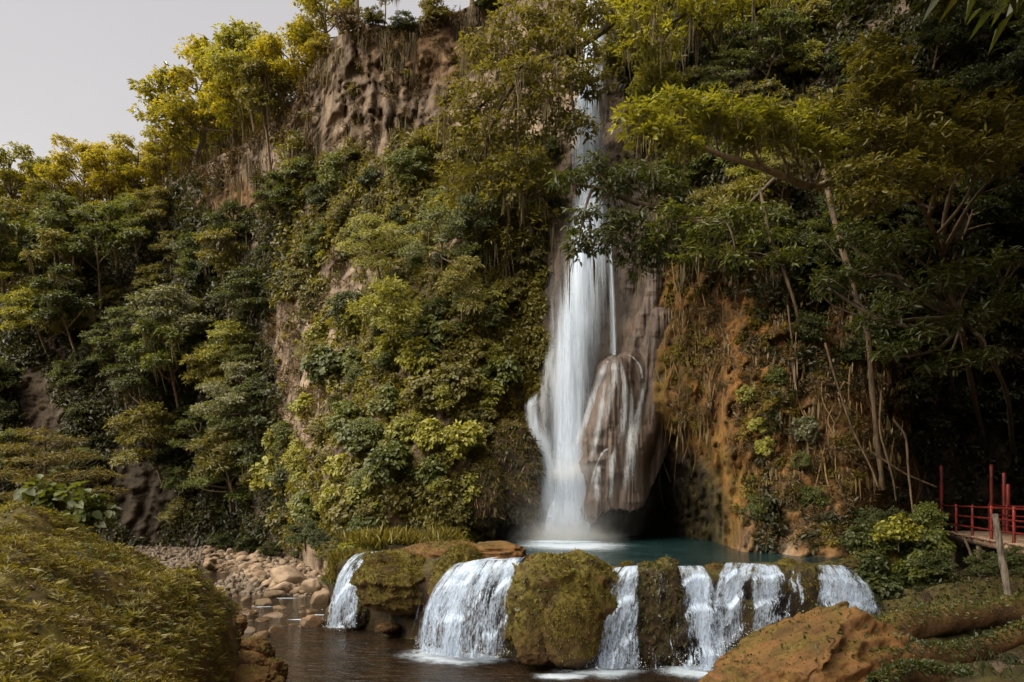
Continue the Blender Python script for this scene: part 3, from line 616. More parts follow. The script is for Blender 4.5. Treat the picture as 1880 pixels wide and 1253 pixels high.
M_DROP, nt_, out_ = mat_new('drop'); d_ = nt_.nodes.new('ShaderNodeBsdfDiffuse'); d_.inputs[0].default_value = (.8, .86, .93, 1); nt_.links.new(d_.outputs[0], out_.inputs[0])
cascade('narrow leftmost cascade slanting down left into the brown river', ((655, 1026, 22.2), (712, 1018, 21.6)), ((600, 1151, 21.3), (655, 1151, 20.9)), 2, 1)
cascade('widest cascade fanning down between two mossy boulders', ((842, 1042, 18.3), (920, 1030, 17.6)), ((768, 1195, 18.0), (880, 1208, 17.0)), 3, 2)
cascade('steep cascade joining the widest one on its right', ((915, 1034, 17.5), (966, 1030, 17.3)), ((868, 1204, 16.9), (928, 1204, 16.8)), 2, 3)
cascade('narrow cascade just right of the big green mossy boulder', ((1128, 1052, 16.9), (1172, 1048, 16.7)), ((1070, 1224, 16.5), (1170, 1224, 16.4)), 3, 4)
cascade('straight cascade right of the dark boulder', ((1243, 1048, 16.8), (1290, 1048, 16.8)), ((1254, 1226, 16.4), (1330, 1226, 16.2)), 3, 5)
cascade('twin arched cascade spilling round a hidden dark rock, its left arm', ((1332, 1042, 16.9), (1388, 1044, 16.9)), ((1298, 1200, 16.2), (1362, 1170, 16.3)), 2, 6)
cascade('right arm of the arched cascade spreading behind the ochre boulder', ((1376, 1042, 16.9), (1424, 1046, 16.9)), ((1372, 1170, 16.3), (1452, 1150, 16.3)), 2, 7)
cascade('far right cascade widening towards the mossy log', ((1500, 1046, 17.2), (1545, 1046, 17.5)), ((1496, 1186, 15.6), (1616, 1160, 16.4)), 3, 8)
cascade('thin broken trickles over the dark boulder between two narrow cascades', ((1165, 1050, 16.4), (1255, 1048, 16.4)), ((1160, 1226, 15.9), (1262, 1226, 15.9)), 1, 21, M_THIN)
cascade('thin trickles linking the straight and the arched cascades', ((1285, 1048, 16.7), (1340, 1046, 16.7)), ((1310, 1220, 16.0), (1345, 1210, 16.0)), 1, 22, M_THIN)
cascade('thin trickles over the dark wet rock left of the far right cascade', ((1420, 1048, 16.9), (1505, 1048, 17.0)), ((1430, 1170, 16.2), (1505, 1186, 16.0)), 1, 23, M_THIN)
cascade('thin trickle down the left side of the widest cascade', ((812, 1052, 18.6), (850, 1046, 18.2)), ((752, 1190, 18.2), (790, 1196, 17.8)), 1, 24, M_THIN)
def foamp(px, py, rx, ry, label, seed, rot=0): 
    Y = CH*F/(py-HY); foam('foam', (px-HX)/F*Y, Y, rx, ry, .03, label, seed, rot)
foamp(838, 1206, 1.9, 1.5, 'bright white foam apron under the widest cascade', 11)
foamp(900, 1204, .9, .8, 'foam patch at the right foot of the widest cascade', 12)
foamp(1105, 1232, 1.45, 1.0, 'foam under the cascade beside the green boulder', 13)
foamp(1030, 1244, .9, .45, 'streak of foam drifting in front of the green boulder', 14)
foamp(1275, 1234, 1.2, 1.0, 'foam at the foot of the straight cascade', 15)
foamp(628, 1152, .7, .4, 'small foam patch under the leftmost cascade', 16)
foamp(1545, 1185, 1.2, .7, 'white water at the foot of the far right cascade', 17)
for q, (px, py, rx, ry) in enumerate([(498, 1083, .9, .18), (528, 1100, .7, .16), (480, 1116, .7, .14), (560, 1140, .9, .16), (590, 1131, .5, .15), (470, 1072, .6, .12)]):
    foamp(px, py, rx, ry, ['thin ripple of white water between river stones', 'thin ripple of white water between river stones', 'riffle beside the flat pale stone', 'riffle left of the leftmost cascade', 'small riffle by the ochre stone', 'upstream riffle at the stone bar'][q], 20+q)
# ------------------------------------------------------------------ boulders of the barrier
def pb(name, px0, py0, px1, py1, Y, seed, mat, label, dr=1.0, rot=(0, 0, 0), **kw):
    a = P((px0+px1)/2, (py0+py1)/2, Y); return boulder(name, tuple(a), ((px1-px0)/2/F*Y, dr*(px1-px0)/2/F*Y, (py1-py0)/2/F*Y), seed, mat, label, 'boulder', rot=rot, **kw)
def mossy(o, n, size, seed, zmin=.1, mat='moss', **kw): fuzz(o, 'moss' if mat == 'moss' else 'leaves', LEAF[mat], n, size, zmin, seed=seed, **kw)
b = pb('boulder', 662, 1012, 815, 1118, 20.6, 41, M_MOSSROCK, 'rounded mossy boulder right of the leftmost cascade, hollow underneath', 1.0, power=.85, sub=6, amp=.2, fq=1.6, ledge=1.3); mossy(b, 8000, .075, 1)
b = pb('boulder', 740, 996, 905, 1060, 21.3, 42, M_OCHRE, 'flat bare ochre boulder topping the left part of the barrier', 1.0, power=.8, amp=.18); mossy(b, 2500, .07, 2, .3)
b = pb('boulder', 795, 1004, 880, 1120, 19.3, 43, M_MOSSROCK, 'mossy shoulder of rock left of the widest cascade', 1.3, (0, .35, 0), power=.85, amp=.2); mossy(b, 5000, .08, 3)
b = pb('boulder', 855, 998, 965, 1038, 20.3, 44, M_OCHRE, 'low tan rock at the pool edge left of the foam', 1.0, power=.8)
b = pb('boulder', 928, 1022, 1132, 1216, 17.0, 45, M_MOSSROCK, 'big green mossy boulder in the middle of the barrier', .6, power=.84, sub=6, amp=.22, fq=1.7, ledge=1.5); mossy(b, 13000, .06, 5, -.05); mossy(b, 420, .13, 55, -.35, 'mid', wide=.6)
b = pb('boulder', 990, 1090, 1100, 1225, 16.3, 46, M_MOSSROCK, 'lower bulge leaning on the big green mossy boulder', .6, power=.85, amp=.2); mossy(b, 6000, .06, 6, .0)
b = pb('boulder', 945, 1110, 1020, 1215, 16.4, 59, M_MOSSROCK, 'brown mossy knob left of the lower green bulge', .8, power=.85, amp=.2); mossy(b, 2500, .06, 16, .1)
b = pb('boulder', 1162, 1044, 1262, 1235, 16.9, 47, M_DARKROCK, 'dark brown streaked boulder between two narrow cascades', .6, power=.9, amp=.3, sub=6, fq=1.8, ledge=2.2); mossy(b, 1600, .09, 7, -.4, 'dark', wide=.6)
b = pb('boulder', 1425, 1040, 1510, 1170, 17.4, 48, M_DARKROCK, 'dark wet rock between the arched cascade and the far right one', .6, power=.75, amp=.2); mossy(b, 1500, .06, 8, .2)
b = pb('boulder', 1330, 1105, 1425, 1215, 16.7, 49, M_DARKROCK, 'black wet rock under the arched cascade', .6, power=.85)
b = pb('boulder', 1290, 1060, 1345, 1200, 17.2, 60, M_DARKROCK, 'wet rock face between the straight and the arched cascades', .6, power=.8)
b = pb('boulder', 620, 1020, 672, 1120, 23.2, 50, M_MOSSROCK, 'steep mossy bank rock left of the leftmost cascade', 1.0, power=.85); mossy(b, 3500, .1, 9, 0)
b = pb('boulder', 632, 1112, 682, 1158, 21.9, 51, M_DARKROCK, 'smooth dark stone splitting the foot of the leftmost cascade', .9)
b = pb('boulder', 694, 1142, 735, 1164, 20.4, 52, M_OCHRE, 'small ochre stone in the dark hollow under the mossy boulder', 1.0)
b = boulder('boulder', tuple(P(1450, 1262, 11.4)), (1.62, 1.1, .95), 53, M_OCHRE, 'large ochre boulder with green moss patches in the foreground', 'boulder', rot=(0, -.34, .15), sub=6, amp=.26, fq=1.9, cut=7, ledge=1.4, fine=.07); mossy(b, 1800, .04, 10, .7); mossy(b, 700, .07, 66, .1, 'dark', wide=.55)
b = boulder('boulder', tuple(P(1370, 1290, 10.6)), (1.0, .8, .45), 63, M_OCHRE, 'lower ochre shelf of rock in front of the large ochre boulder', 'boulder', rot=(0, -.2, .3), sub=6, amp=.3, fq=1.9, cut=6, fine=.08); mossy(b, 900, .045, 19, .5)
b = pb('boulder', 1490, 1190, 1625, 1330, 10.9, 54, M_DARKROCK, 'dark mossy flank of rock below the ochre boulder on its right', .8, power=.8, sub=6); mossy(b, 3500, .06, 11, 0, 'olive', wide=.5)
for q, (px, py, Y, w_, l) in enumerate([(1190, 1046, 17.6, 46, 'low wet rock at the lip left of the dark boulder top'), (1225, 1036, 17.9, 40, 'mossy knob at the lip above the dark boulder'), (1312, 1046, 17.4, 36, 'small wet rock at the lip between the straight and the arched cascades'), (1352, 1050, 17.2, 18, 'little stone parting the top of the arched cascade'),
        (1445, 1040, 17.7, 46, 'flat mossy rock at the lip right of the arched cascade'), (1480, 1046, 17.6, 34, 'wet brown rock at the lip left of the far right cascade'), (1560, 1040, 18.0, 50, 'mossy rock at the right end of the lip'), (1150, 1040, 17.6, 24, 'small brown rock at the top of the narrow cascade'), (985, 1030, 17.7, 40, 'low rock at the lip on the right of the widest cascade'), (880, 1036, 18.3, 22, 'small dark rock breaking the top of the widest cascade')]):
    o = boulder('rock', tuple(P(px, py, Y)), (w_/2/F*Y, w_/2/F*Y*.9, max(.10, w_*.26/F*Y)), 400+q, [M_DARKROCK, M_MOSSROCK, M_OCHRE][q % 3], l, 'rock', sub=5, amp=.3, fq=1.6, ledge=1.4); fuzz(o, 'moss', LEAF['moss'], 700, .05, .2, seed=400+q)
# ------------------------------------------------------------------ stones
_YS = np.arange(9, 75, .1)
def on_ground(px, py):
    z = CH-(py-HY)/F*_YS; h = z-gz((px-HX)/F*_YS, _YS); k = int(np.argmax(h < 0)) if (h < 0).any() else len(_YS)-1
    Y = _YS[k]; return (px-HX)/F*Y, Y, float(z[k])
def stone_px(px, py, w, h, label, mat, seed, group=None, Y=None, zc=.3, sub=4):
    z0 = None
    if Y is None:
        x_, Y, z0 = on_ground(px, py); z0 = max(z0, -.08); Y = min(Y, (CH-z0)*F/(py-HY)); a = P(px, py, Y)
    else: a = P(px, py, Y)
    rx = w/2/F*Y; rz = h/2/F*Y
    return boulder('stone', (a[0], a[1], a[2]+rz*zc), (rx, rx*.8, rz), seed, mat, label, 'stone', group, rot=(random.uniform(-.2, .2), random.uniform(-.3, .3), random.uniform(0, 6)), sub=sub, amp=.28, fq=1.0, fine=.05, cut=9)
big = [(535, 1060, 80, 40, 'broad pale boulder in the middle of the stone bar'), (650-80, 1078, 42, 38, 'tall pale boulder near the right end of the stone bar'), (590, 1098, 44, 40, 'round pale boulder at the front right of the stone bar'),
       (520, 1078, 50, 26, 'long low pale stone at the water edge of the bar'), (505, 1092, 40, 24, 'pale stone at the front of the bar above the flat stone'), (555, 1027, 30, 22, 'darker grey stone at the back of the bar'),
       (470, 1046, 26, 20, 'pale stone at the left end of the bar'), (456, 1040, 24, 18, 'grey stone beside the left end of the bar'), (606, 1070, 36, 30, 'buff stone against the mossy bank')]
for q, (a, b_, c_, d_, l) in enumerate(big): stone_px(a, b_+d_*.3, c_, d_, l, M_STONE, 100+q)
wetb = [(517, 1118, 32, 11, 'flat pale stone alone in the shallow water'), (485, 1110, 38, 18, 'rounded stone in the water left of the bar'), (449, 1104, 22, 12, 'small pointed stone by the mossy mound'), (555, 1116, 16, 8, 'tiny pale stone just off the bar')]
for q, (a, b_, c_, d_, l) in enumerate(wetb): stone_px(a, b_+2, c_, d_, l, M_STONE, 130+q)
och = [(575, 1149, 50, 26, 'wet ochre stone left of the leftmost cascade'), (572, 1122, 30, 12, 'orange stone barely above water behind the wet ochre stone'), (455, 1127, 34, 14, 'brown flat stone beside the mound'), (503, 1133, 40, 16, 'brown stone in the middle of the shallow stream'),
       (480, 1140, 30, 12, 'low brown stone among the shallows'), (447, 1160, 46, 26, 'ochre stone at the mound foot'), (480, 1170, 36, 22, 'round ochre stone at the near edge of the shallows'), (508, 1162, 38, 24, 'ochre stone at the end of the near row'), (435, 1176, 30, 18, 'small ochre stone tucked under the mound'), (596, 1137, 22, 14, 'small brown stone behind the wet ochre stone')]
for q, (a, b_, c_, d_, l) in enumerate(och): stone_px(a, b_+4, c_, d_, l, M_STONEW, 150+q)
for q in range(46):
    px = random.uniform(425, 620); py = random.uniform(1092, 1158)
    if px > 560 and py > 1125: continue
    w_ = random.choice([8, 10, 13, 18]); stone_px(px, py, w_, w_*.6, 'small wet brown stone in the shallows left of the leftmost cascade', M_STONEW, 500+q, 'wet stones of the shallows', sub=3)
protos = []
for q in range(7):
    V, Fv = boulder_verts(1, .8, .66, 200+q, 3, .3, 1.0, 1.0, .05, 8); protos.append(mesh_np('stone', V, [Fv], M_STONE if q else M_STONE, True))
pts = []
tries = 0
while len(pts) < 230 and tries < 20000:
    tries += 1
    px = random.uniform(380, 622); py = random.uniform(1004, 1106)
    if py > 1062+(px-430)*.25 or px > 600+(1100-py)*.1: continue
    x, y, z0 = on_ground(px, py)
    if z0 < -.35: continue
    r = random.choice([8, 10, 12, 14, 17])*(.6+.5*(py-1000)/100)
    if any((px-a)**2+((py-b)*1.6)**2 < (.5*(r+c))**2 for a, b, c in pts): continue
    pts.append((px, py, r))
    o = link('stone', random.choice(protos)); sc = r/F*y
    o.location = (x, y, z0+.25*sc); o.scale = (sc, sc, sc*random.uniform(.75, 1.1)); o.rotation_euler = (random.uniform(-.3, .3), random.uniform(-.3, .3), random.uniform(0, 6.28))
    tag(o, 'smaller pale rounded stone heaped on the stone bar', 'stone', 'small stones of the stone bar')
# far pebbles: nobody could count them
pv = []
V3, F3 = ico(3)
PEB = [boulder_verts(1, .8, .6, 700+k, 3, .3, 1.0, 1.0, .04, 9)[0] for k in range(12)]
for q in range(4200):
    px = random.uniform(190, 625); py = random.uniform(982, 1100)
    if py > 1045 and px < 400: continue
    x, y, z0 = on_ground(px, py)
    s_ = random.uniform(.06, .26)*random.uniform(.5, 1)
    if z0 < -.2: continue
    M = np.array(Euler((random.uniform(0, 6),)*3).to_matrix())
    vv = (PEB[q % 12]*s_)@M.T+np.array([x, y, z0+s_*.2]); pv.append((vv, [F3], {}))
v, f, a_ = join(pv); tag(link('pebbles', mesh_np('pebbles', v, f, M_PEBBLE, True)), 'grey brown pebbles between the stones of the bar and at the far river bend', 'pebbles', kind='stuff')
# ------------------------------------------------------------------ foreground mound (left)
def edge_x(y): return np.interp(y, [3, 6.5, 9, 12, 14, 16, 19], [-2.2, -3.05, -3.95, -4.85, -5.5, -6.6, -9.0])
def mound_z(x, y):
    d = edge_x(y)-x+.5*fbm(np.stack([x*.6, y*.6, x*0+2], -1), 3)
    h = (1.75+2.35*(1-np.exp(-np.maximum(d, 0)/2.4)))*sstep(-.12, .45, d)-.6*sstep(.1, -.4, d)
    h = (h+.9)*sstep(20.5, 12.5, y+.2*(x+9))-.9
    return h+.42*fbm(np.stack([x*.8, y*.8, x*0], -1), 4)*sstep(0, 1, d)+.16*fbm(np.stack([x*2.6, y*2.6, x*0+4], -1), 3)
X, Y = np.meshgrid(np.linspace(-24, -2, 230), np.linspace(3.2, 21, 210)); Z = mound_z(X, Y)
Xo = X-.35*sstep(.2, 1.4, Z)*sstep(2.2, 1.2, Z)*0
i = np.arange(X.size).reshape(X.shape)
mo = link('mound', mesh_np('mound', np.stack([Xo, Y, Z], -1).reshape(-1, 3), [np.stack([i[:-1, :-1], i[:-1, 1:], i[1:, 1:], i[1:, :-1]], -1).reshape(-1, 4)], M_SOIL, True)); tag(mo, 'weedy earth mound rising on the near left bank', kind='structure')
for q, (a, b_, c_, d_, Yq, l) in enumerate([(462, 1200, 74, 50, 14.6, 'ochre rock at the mound corner nearest the river'), (425, 1235, 120, 60, 12.5, 'knobbly ochre rock with moss at the bottom edge below the mound'), (495, 1236, 60, 46, 13.6, 'ochre rock dipping into the dark river at the bottom edge'), (405, 1185, 60, 70, 13.4, 'rough brown rock under the overhang of the mound'), (440, 1262, 130, 60, 11.4, 'low ochre rock cut by the bottom of the picture'), (425, 1150, 50, 40, 15.2, 'brown rock in the shade beneath the mound edge')]):
    o = boulder('rock', tuple(P(a, b_, Yq)), (c_/2/F*Yq, c_/2/F*Yq, d_/2/F*Yq), 300+q, M_OCHRE, l, 'rock', sub=5, amp=.3, fq=1.6, power=.85); fuzz(o, 'moss', LEAF['moss'], 350, .05, .75, seed=30+q)
# ------------------------------------------------------------------ footbridge
br = empty('footbridge', (16.6, 26.0, 3.0)); tag(br, 'small red railed wooden footbridge on the right bank', 'footbridge')
A = np.array([16.45, 26.0, 2.98]); B = np.array([12.9, 16.0, 2.88]); ax = nrm((B-A)*np.array([1, 1, 0])); sd = np.array([-ax[1], ax[0], 0]); sd = sd if sd[0] > 0 else -sd
BL = np.linalg.norm(B-A)
def brp(s_, side, z): return A+(B-A)*s_/BL+sd*side+np.array([0, 0, z])
def boxpts(c, ex, ey, ez, hx, hy, hz):
    ex, ey, ez = map(np.asarray, (ex, ey, ez)); V = np.array([c+ex*hx*a+ey*hy*b+ez*hz*d for a in (-1, 1) for b in (-1, 1) for d in (-1, 1)])
    return V, [np.array([[0, 1, 3, 2], [4, 6, 7, 5], [0, 4, 5, 1], [2, 3, 7, 6], [0, 2, 6, 4], [1, 5, 7, 3]])], {}
UPV = np.array([0, 0, 1.0]); ax3 = nrm(B-A)
parts = []
for k in range(int(BL/.16)):
    parts.append(boxpts(brp(k*.16+.08, .7, -.03+random.uniform(-.008, .008)), ax3, sd, UPV, .072, .82+random.uniform(-.04, .04), .028))
v, f, a_ = join(parts); under(link('deck', mesh_np('deck', v, f, M_DECK)), br)
for sside in (-.02, 1.42):
    v, f, a_ = join([boxpts(brp(BL/2, sside, -.16), ax3, sd, UPV, BL/2, .05, .10)]); under(link('beam', mesh_np('beam', v, f, M_DECK)), br)
def rod(name, p, q, r, mat, par=None, n=8):
    v, f, a_ = tube(smooth_line([p, q], 6), r, n); o = link(name, mesh_np(name, v, f, mat, True)); 
    if par: under(o, par)
    return o
for side in (-.06, 1.46):
    for z in (.28, .62, .95): rod('rail', brp(.0, side, z), brp(BL, side, z), .03, M_RED, br)
    for k in range(6): rod('post', brp(.05+k*1.9, side, -.15), brp(.05+k*1.9, side, 1.0), .045, M_RED, br)
for (s_, side, h) in ((0.0, -.08, 2.45), (.2, 1.48, 2.45), (1.5, 1.5, 2.1), (4.4, 1.5, 2.2), (1.9, 1.5, 1.7)): rod('tall_post', brp(s_, side, -.2), brp(s_, side, h), .068, M_RED, br)
for (s_, side) in ((.4, .2), (.4, 1.2), (4.2, .05), (4.2, 1.3), (8, .1), (8, 1.3)): rod('support_leg', brp(s_, side, -2.6), brp(s_, side, -.2), .10, M_LEGW, br)
rod('prop_pole', brp(3.6, -.25, -2.2)+np.array([.45, -.6, 0]), brp(3.2, -.12, -.1), .045, M_LEGW, br)
pz = smooth_line(np.array([P(1827, 944, 14.5), P(1835, 1000, 14.4), P(1846, 1060, 14.3), P(1858, 1150, 14.2)]), 24); v, f, a_ = tube(pz, np.linspace(.062, .075, 24), 10, .06)
tag(link('wooden_post', mesh_np('wooden_post', v, f, M_GREYW, True)), 'weathered grey wooden post leaning in front of the footbridge', 'post')
# ------------------------------------------------------------------ logs and roots bottom right
def log(label, pts, r0, r1, seed, name='log', mat=None):
    p = smooth_line(np.array([P(*a) for a in pts]), 40); v, f, a_ = tube(p, np.linspace(r0, r1, 40), 28); 
    c = np.repeat(p, 28, 0); c = np.concatenate([c, p[-1:]]); dirn = nrm(v-c)
    v = v+dirn*(.30*r0*fbm(v*2.2+seed, 4)+.10*r0*fbm(v*7+seed, 3))[:, None]
    o = link(name, mesh_np(name, v, f, mat or M_LOG, True)); fuzz(o, 'moss', LEAF['dark'], 2600, .06, .35, seed=seed, wide=.5); return tag(o, label, 'log')
log('thick mossy fallen log behind the ochre boulder, cut end to the left', [(1562, 1178, 11.6), (1650, 1156, 12.0), (1740, 1138, 12.4), (1830, 1126, 12.8), (1960, 1112, 13.2)], .30, .24, 71)
log('bare brown root running low across the bottom right corner', [(1600, 1215, 10.6), (1680, 1200, 10.8), (1745, 1205, 11), (1820, 1185, 11.3), (1950, 1130, 11.6)], .19, .16, 72)
log('short brown root end at the bottom edge near the corner', [(1610, 1262, 9.4), (1660, 1236, 9.6), (1720, 1240, 9.8), (1800, 1262, 10)], .16, .12, 73)
pb('boulder', 1560, 1150, 1640, 1240, 12.0, 55, M_DARKROCK, 'black shaded rock under the cut end of the fallen log', .9)
X, Y = np.meshgrid(np.linspace(4.6, 26, 130), np.linspace(5, 24, 120))
Z = gz(X, Y)+.05+.20*fbm(np.stack([X*1.1, Y*1.1, X*0+6], -1), 4)+.10*fbm(np.stack([X*3.1, Y*3.1, X*0+6], -1), 3)-.9*sstep(6.4, 4.8, X)
i = np.arange(X.size).reshape(X.shape)
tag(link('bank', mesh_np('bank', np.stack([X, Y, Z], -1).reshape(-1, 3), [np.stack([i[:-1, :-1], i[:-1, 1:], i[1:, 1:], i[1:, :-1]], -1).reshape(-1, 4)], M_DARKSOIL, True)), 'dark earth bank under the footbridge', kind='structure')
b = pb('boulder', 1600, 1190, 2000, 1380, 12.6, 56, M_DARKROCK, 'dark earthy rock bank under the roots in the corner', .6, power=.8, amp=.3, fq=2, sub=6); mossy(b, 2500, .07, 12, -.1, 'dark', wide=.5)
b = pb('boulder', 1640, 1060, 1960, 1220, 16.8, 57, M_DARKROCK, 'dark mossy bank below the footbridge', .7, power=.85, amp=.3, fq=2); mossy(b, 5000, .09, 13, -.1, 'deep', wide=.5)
b = pb('boulder', 1552, 1010, 1680, 1150, 18.4, 58, M_MOSSROCK, 'mossy bank hump right of the far right cascade', .9, power=.85); mossy(b, 7000, .09, 14, -.1)
# ------------------------------------------------------------------ vegetation builders
def pad_leaves(c, r, n, L, W, near=False, flat=.35, droop=.2, rose=7, fold=.22, upper=.7, seed=None, jit=.4):
    """leaf rosettes spread through a flattened clump; more of them on its upper shell"""
    m = max(1, n//rose); r = np.asarray(r, float)
    v = nrm(RNG.normal(size=(m, 3))); lo = RNG.random(m) < upper; v[:, 2] = np.where(lo, np.abs(v[:, 2]), v[:, 2])
    rho = RNG.random(m)**.45
    lump = 1+.35*fbm(v*2.1+np.array(c)[None]*1.7, 2)
    p = np.asarray(c)+v*rho[:, None]*r*lump[:, None]
    out = nrm(v*np.array([1, 1, .5])+RNG.normal(size=(m, 3))*.35)
    P_ = np.repeat(p, rose, 0); O = np.repeat(out, rose, 0); k = len(P_)
    D = O*.55+RNG.normal(size=(k, 3))*np.array([.8, .8, .35]); D[:, 2] -= droop
    N = np.array([0, 0, 1.0])*.9+O*.5+RNG.normal(size=(k, 3))*jit
    LL = L*(.6+.7*RNG.random(k))
    rn = np.clip(np.repeat(RNG.random(m), rose)*.6+RNG.random(k)*.4, 0, 1)
    return leaf_geo(P_+nrm(D)*LL[:, None]*.25+RNG.normal(size=(k, 3))*L*.15, D, N, LL, LL*W, fold, near, .18, rn)
def strands(pts, L, W=.10, spread=.25, per=5):
    C = np.repeat(np.asarray(pts, float), per, 0); k = len(C); C = C+RNG.normal(size=(k, 3))*np.array([spread, spread, .1])
    D = np.array([0, 0, -1.0])+RNG.normal(size=(k, 3))*.07; N = RNG.normal(size=(k, 3))*np.array([1, 1, .1]); LL = L*(.3+.9*RNG.random(k))*np.repeat(.2+1.2*RNG.random(k//per)**1.8, per)
    return leaf_geo(C, D, N, LL, W*(.5+RNG.random(k)), .0, True, 0.0)
def bend(a, b, k=.25, n=7, sag=0.0):
    a = np.asarray(a, float); b = np.asarray(b, float); t = np.linspace(0, 1, n)[:, None]
    o = RNG.normal(size=3)*np.linalg.norm(b-a)*k*.4
    return a*(1-t)+b*t+o*np.sin(t*np.pi)+np.array([0, 0, 1])*np.linalg.norm(b-a)*sag*np.sin(t*np.pi)
def make_tree(name, pads, trunk, r0, r1, nleaf, L, W, leafm, bark, moss=0, near=False, mossL=1.4, flat=.35, twig=True, upper=.7, droop=.2, rose=7, loc=(0, 0, 0)):
    """pads: list of (center, radii); trunk: polyline. parts: trunk, crown and, where it hangs from the limbs, hanging_moss"""
    root = empty(name, loc); T = []
    tr = smooth_line(trunk, 16); T.append(tube(tr, np.linspace(r0, r1, 16), 8, .06))
    vol = np.array([np.prod(p[1])**(2/3) for p in pads]); vol = vol/vol.sum(); LV = []; MS = []
    for (c, r), w_ in zip(pads, vol):
        c = np.asarray(c, float); r = np.asarray(r, float)
        d = np.linalg.norm(tr-c, axis=1)+(tr[:, 2] > c[2])*1.0; j = int(np.argmin(d)); j = max(3, min(j, 15)); a = tr[max(2, j-2)]
        br_ = bend(a, c-np.array([0, 0, r[2]*.3]), .25, 8); ra = max(.35*r1, .018*np.linalg.norm(c-a)+.02)
        T.append(tube(br_, np.linspace(ra, ra*.4, 8), 6))
        if twig:
            for _ in range(5):
                e = c+nrm(RNG.normal(size=3)*np.array([1, 1, .5]))*r*.85
                T.append(tube(bend(br_[RNG.integers(4, 8)], e, .2, 5), np.linspace(ra*.4, ra*.12, 5), 5))
        LV.append(pad_leaves(c, r, int(nleaf*w_), L, W, near, flat, droop, rose, upper=upper))
        if moss:
            m = max(2, int(moss*w_)); q = c+nrm(RNG.normal(size=(m, 3))*np.array([1, 1, .0]))*np.sqrt(RNG.random(m))[:, None]*r*.85-np.array([0, 0, r[2]*.25])
            MS.append(strands(q, mossL, .045*L/.25, .10, 8))
    v, f, a_ = join(T); link('trunk', mesh_np('trunk', v, f, bark, True, None, a_), root)
    v, f, a_ = join(LV); link('crown', mesh_np('crown', v, f, leafm, False, None, a_), root)
    if MS: v, f, a_ = join(MS); link('hanging_moss', mesh_np('hanging_moss', v, f, LEAF['strand'], False, None, a_), root)['kind'] = 'stuff'
    return root
def rpads(n, R, z0, z1, r0, r1, flat, umbrella=False):
    out = []
    for k in range(n):
        t = (k+.5)/n; z = z0+(z1-z0)*t; a = k*2.4+random.uniform(-.4, .4); q = R*(math.sqrt(1-.75*t*t))*random.uniform(.45, 1.0)
        if umbrella and t > .8: q *= .4
        r = random.uniform(r0, r1)*(1-.25*t); out.append(((math.cos(a)*q, math.sin(a)*q, z+random.uniform(-.2, .2)), (r, r*random.uniform(.8, 1.1), r*flat)))
    return out
PROTO = {}
def proto(key, o): PROTO[key] = o; return o
random.seed(11)
# width of each prototype is about 2 units per unit of listed half width
for k in range(3):
    random.seed(100+k)
    proto('sky%d' % k, make_tree('tree', rpads(13, 3.4, 3.0, 8.2, 1.2, 2.0, .55), [(0, 0, -1), (.2, 0, 1.5), (random.uniform(-.5, .5), .2, 4), (random.uniform(-.8, .8), 0, 7.4)], .24, .07, 7500, .30, .5, LEAF['gold'], BARK, 22 if k else 0, mossL=1.3))
    proto('umb%d' % k, make_tree('tree', rpads([9, 13, 7][k], 2.6, 2.6, 5.6, [1.1, .8, 1.2][k], [1.8, 1.4, 2.0][k], [.32, .24, .36][k], True), [(0, 0, -1), (.1, 0, 1.2), (random.uniform(-.4, .4), 0, 3), (random.uniform(-.6, .6), -.2, 5.2)], .13, .04, [5200, 6800, 4000][k], [.27, .19, .36][k], [.46, .5, .34][k], LEAF['mid'], BARKP, 0))
    proto('bush%d' % k, make_tree('shrub', rpads([8, 11, 7][k], 1.35, .5, 2.1, [.75, .5, .6][k], [1.15, .9, 1.1][k], [.62, .5, .42][k]), [(0, 0, -.6), (0, -.1, .5), (.1, -.1, 1.6)], .06, .03, [4200, 6500, 2600][k], [.21, .15, .29][k], [.5, .55, .36][k], LEAF['olive'], BARK, 0, twig=False, upper=.75))
    proto('broad%d' % k, make_tree('shrub', rpads(8, 1.3, .4, 2.0, .7, 1.05, .6), [(0, 0, -.6), (0, -.1, .5), (.1, -.1, 1.5)], .05, .03, 1500, .34, .78, LEAF['lime'], BARK, 0, near=True, twig=False, rose=5, droop=.45))
    proto('slim%d' % k, make_tree('tree', rpads(7, 1.5, 3.4, 6.6, .8, 1.3, .5), [(0, 0, -1), (.15, 0, 2), (random.uniform(-.3, .3), 0, 4.4), (random.uniform(-.5, .5), 0, 6.3)], .10, .035, 3600, .25, .5, LEAF['olive'], BARKP, 26, mossL=1.5))
def drape(n, w_, h):
    root = empty('vine_curtain'); C = []; T = []
    for k in range(26):
        x = random.uniform(-w_, w_); L = h*random.uniform(.35, 1)*(1-.35*abs(x)/w_); y = -random.uniform(.1, .5)
        ln = np.array([[x, y*.4, 0], [x+random.uniform(-.1, .1), y-.15, -L*.4], [x+random.uniform(-.2, .2), y, -L]]); T.append(tube(smooth_line(ln, 6), .012, 4))
        m = int(n/26*L/h*1.5); t = RNG.random(m)[:, None]; p = ln[0]*(1-t)+ln[2]*t+RNG.normal(size=(m, 3))*np.array([.14, .12, .1])
        C.append(leaf_geo(p, RNG.normal(size=(m, 3))*np.array([.6, .5, .2])+np.array([0, -.3, -.6]), np.array([0, -.8, .6])+RNG.normal(size=(m, 3))*.4, .22*(.6+.7*RNG.random(m)), .13, .2, True))
    v, f, a_ = join(T); link('stem', mesh_np('stem', v, f, BARK, True, None, a_), root)
    v, f, a_ = join(C); link('leaves', mesh_np('leaves', v, f, LEAF['mid'], False, None, a_), root); return root
for k in range(2): random.seed(300+k); proto('drape%d' % k, drape(1500, 1.2, 3.0))
USED = set()
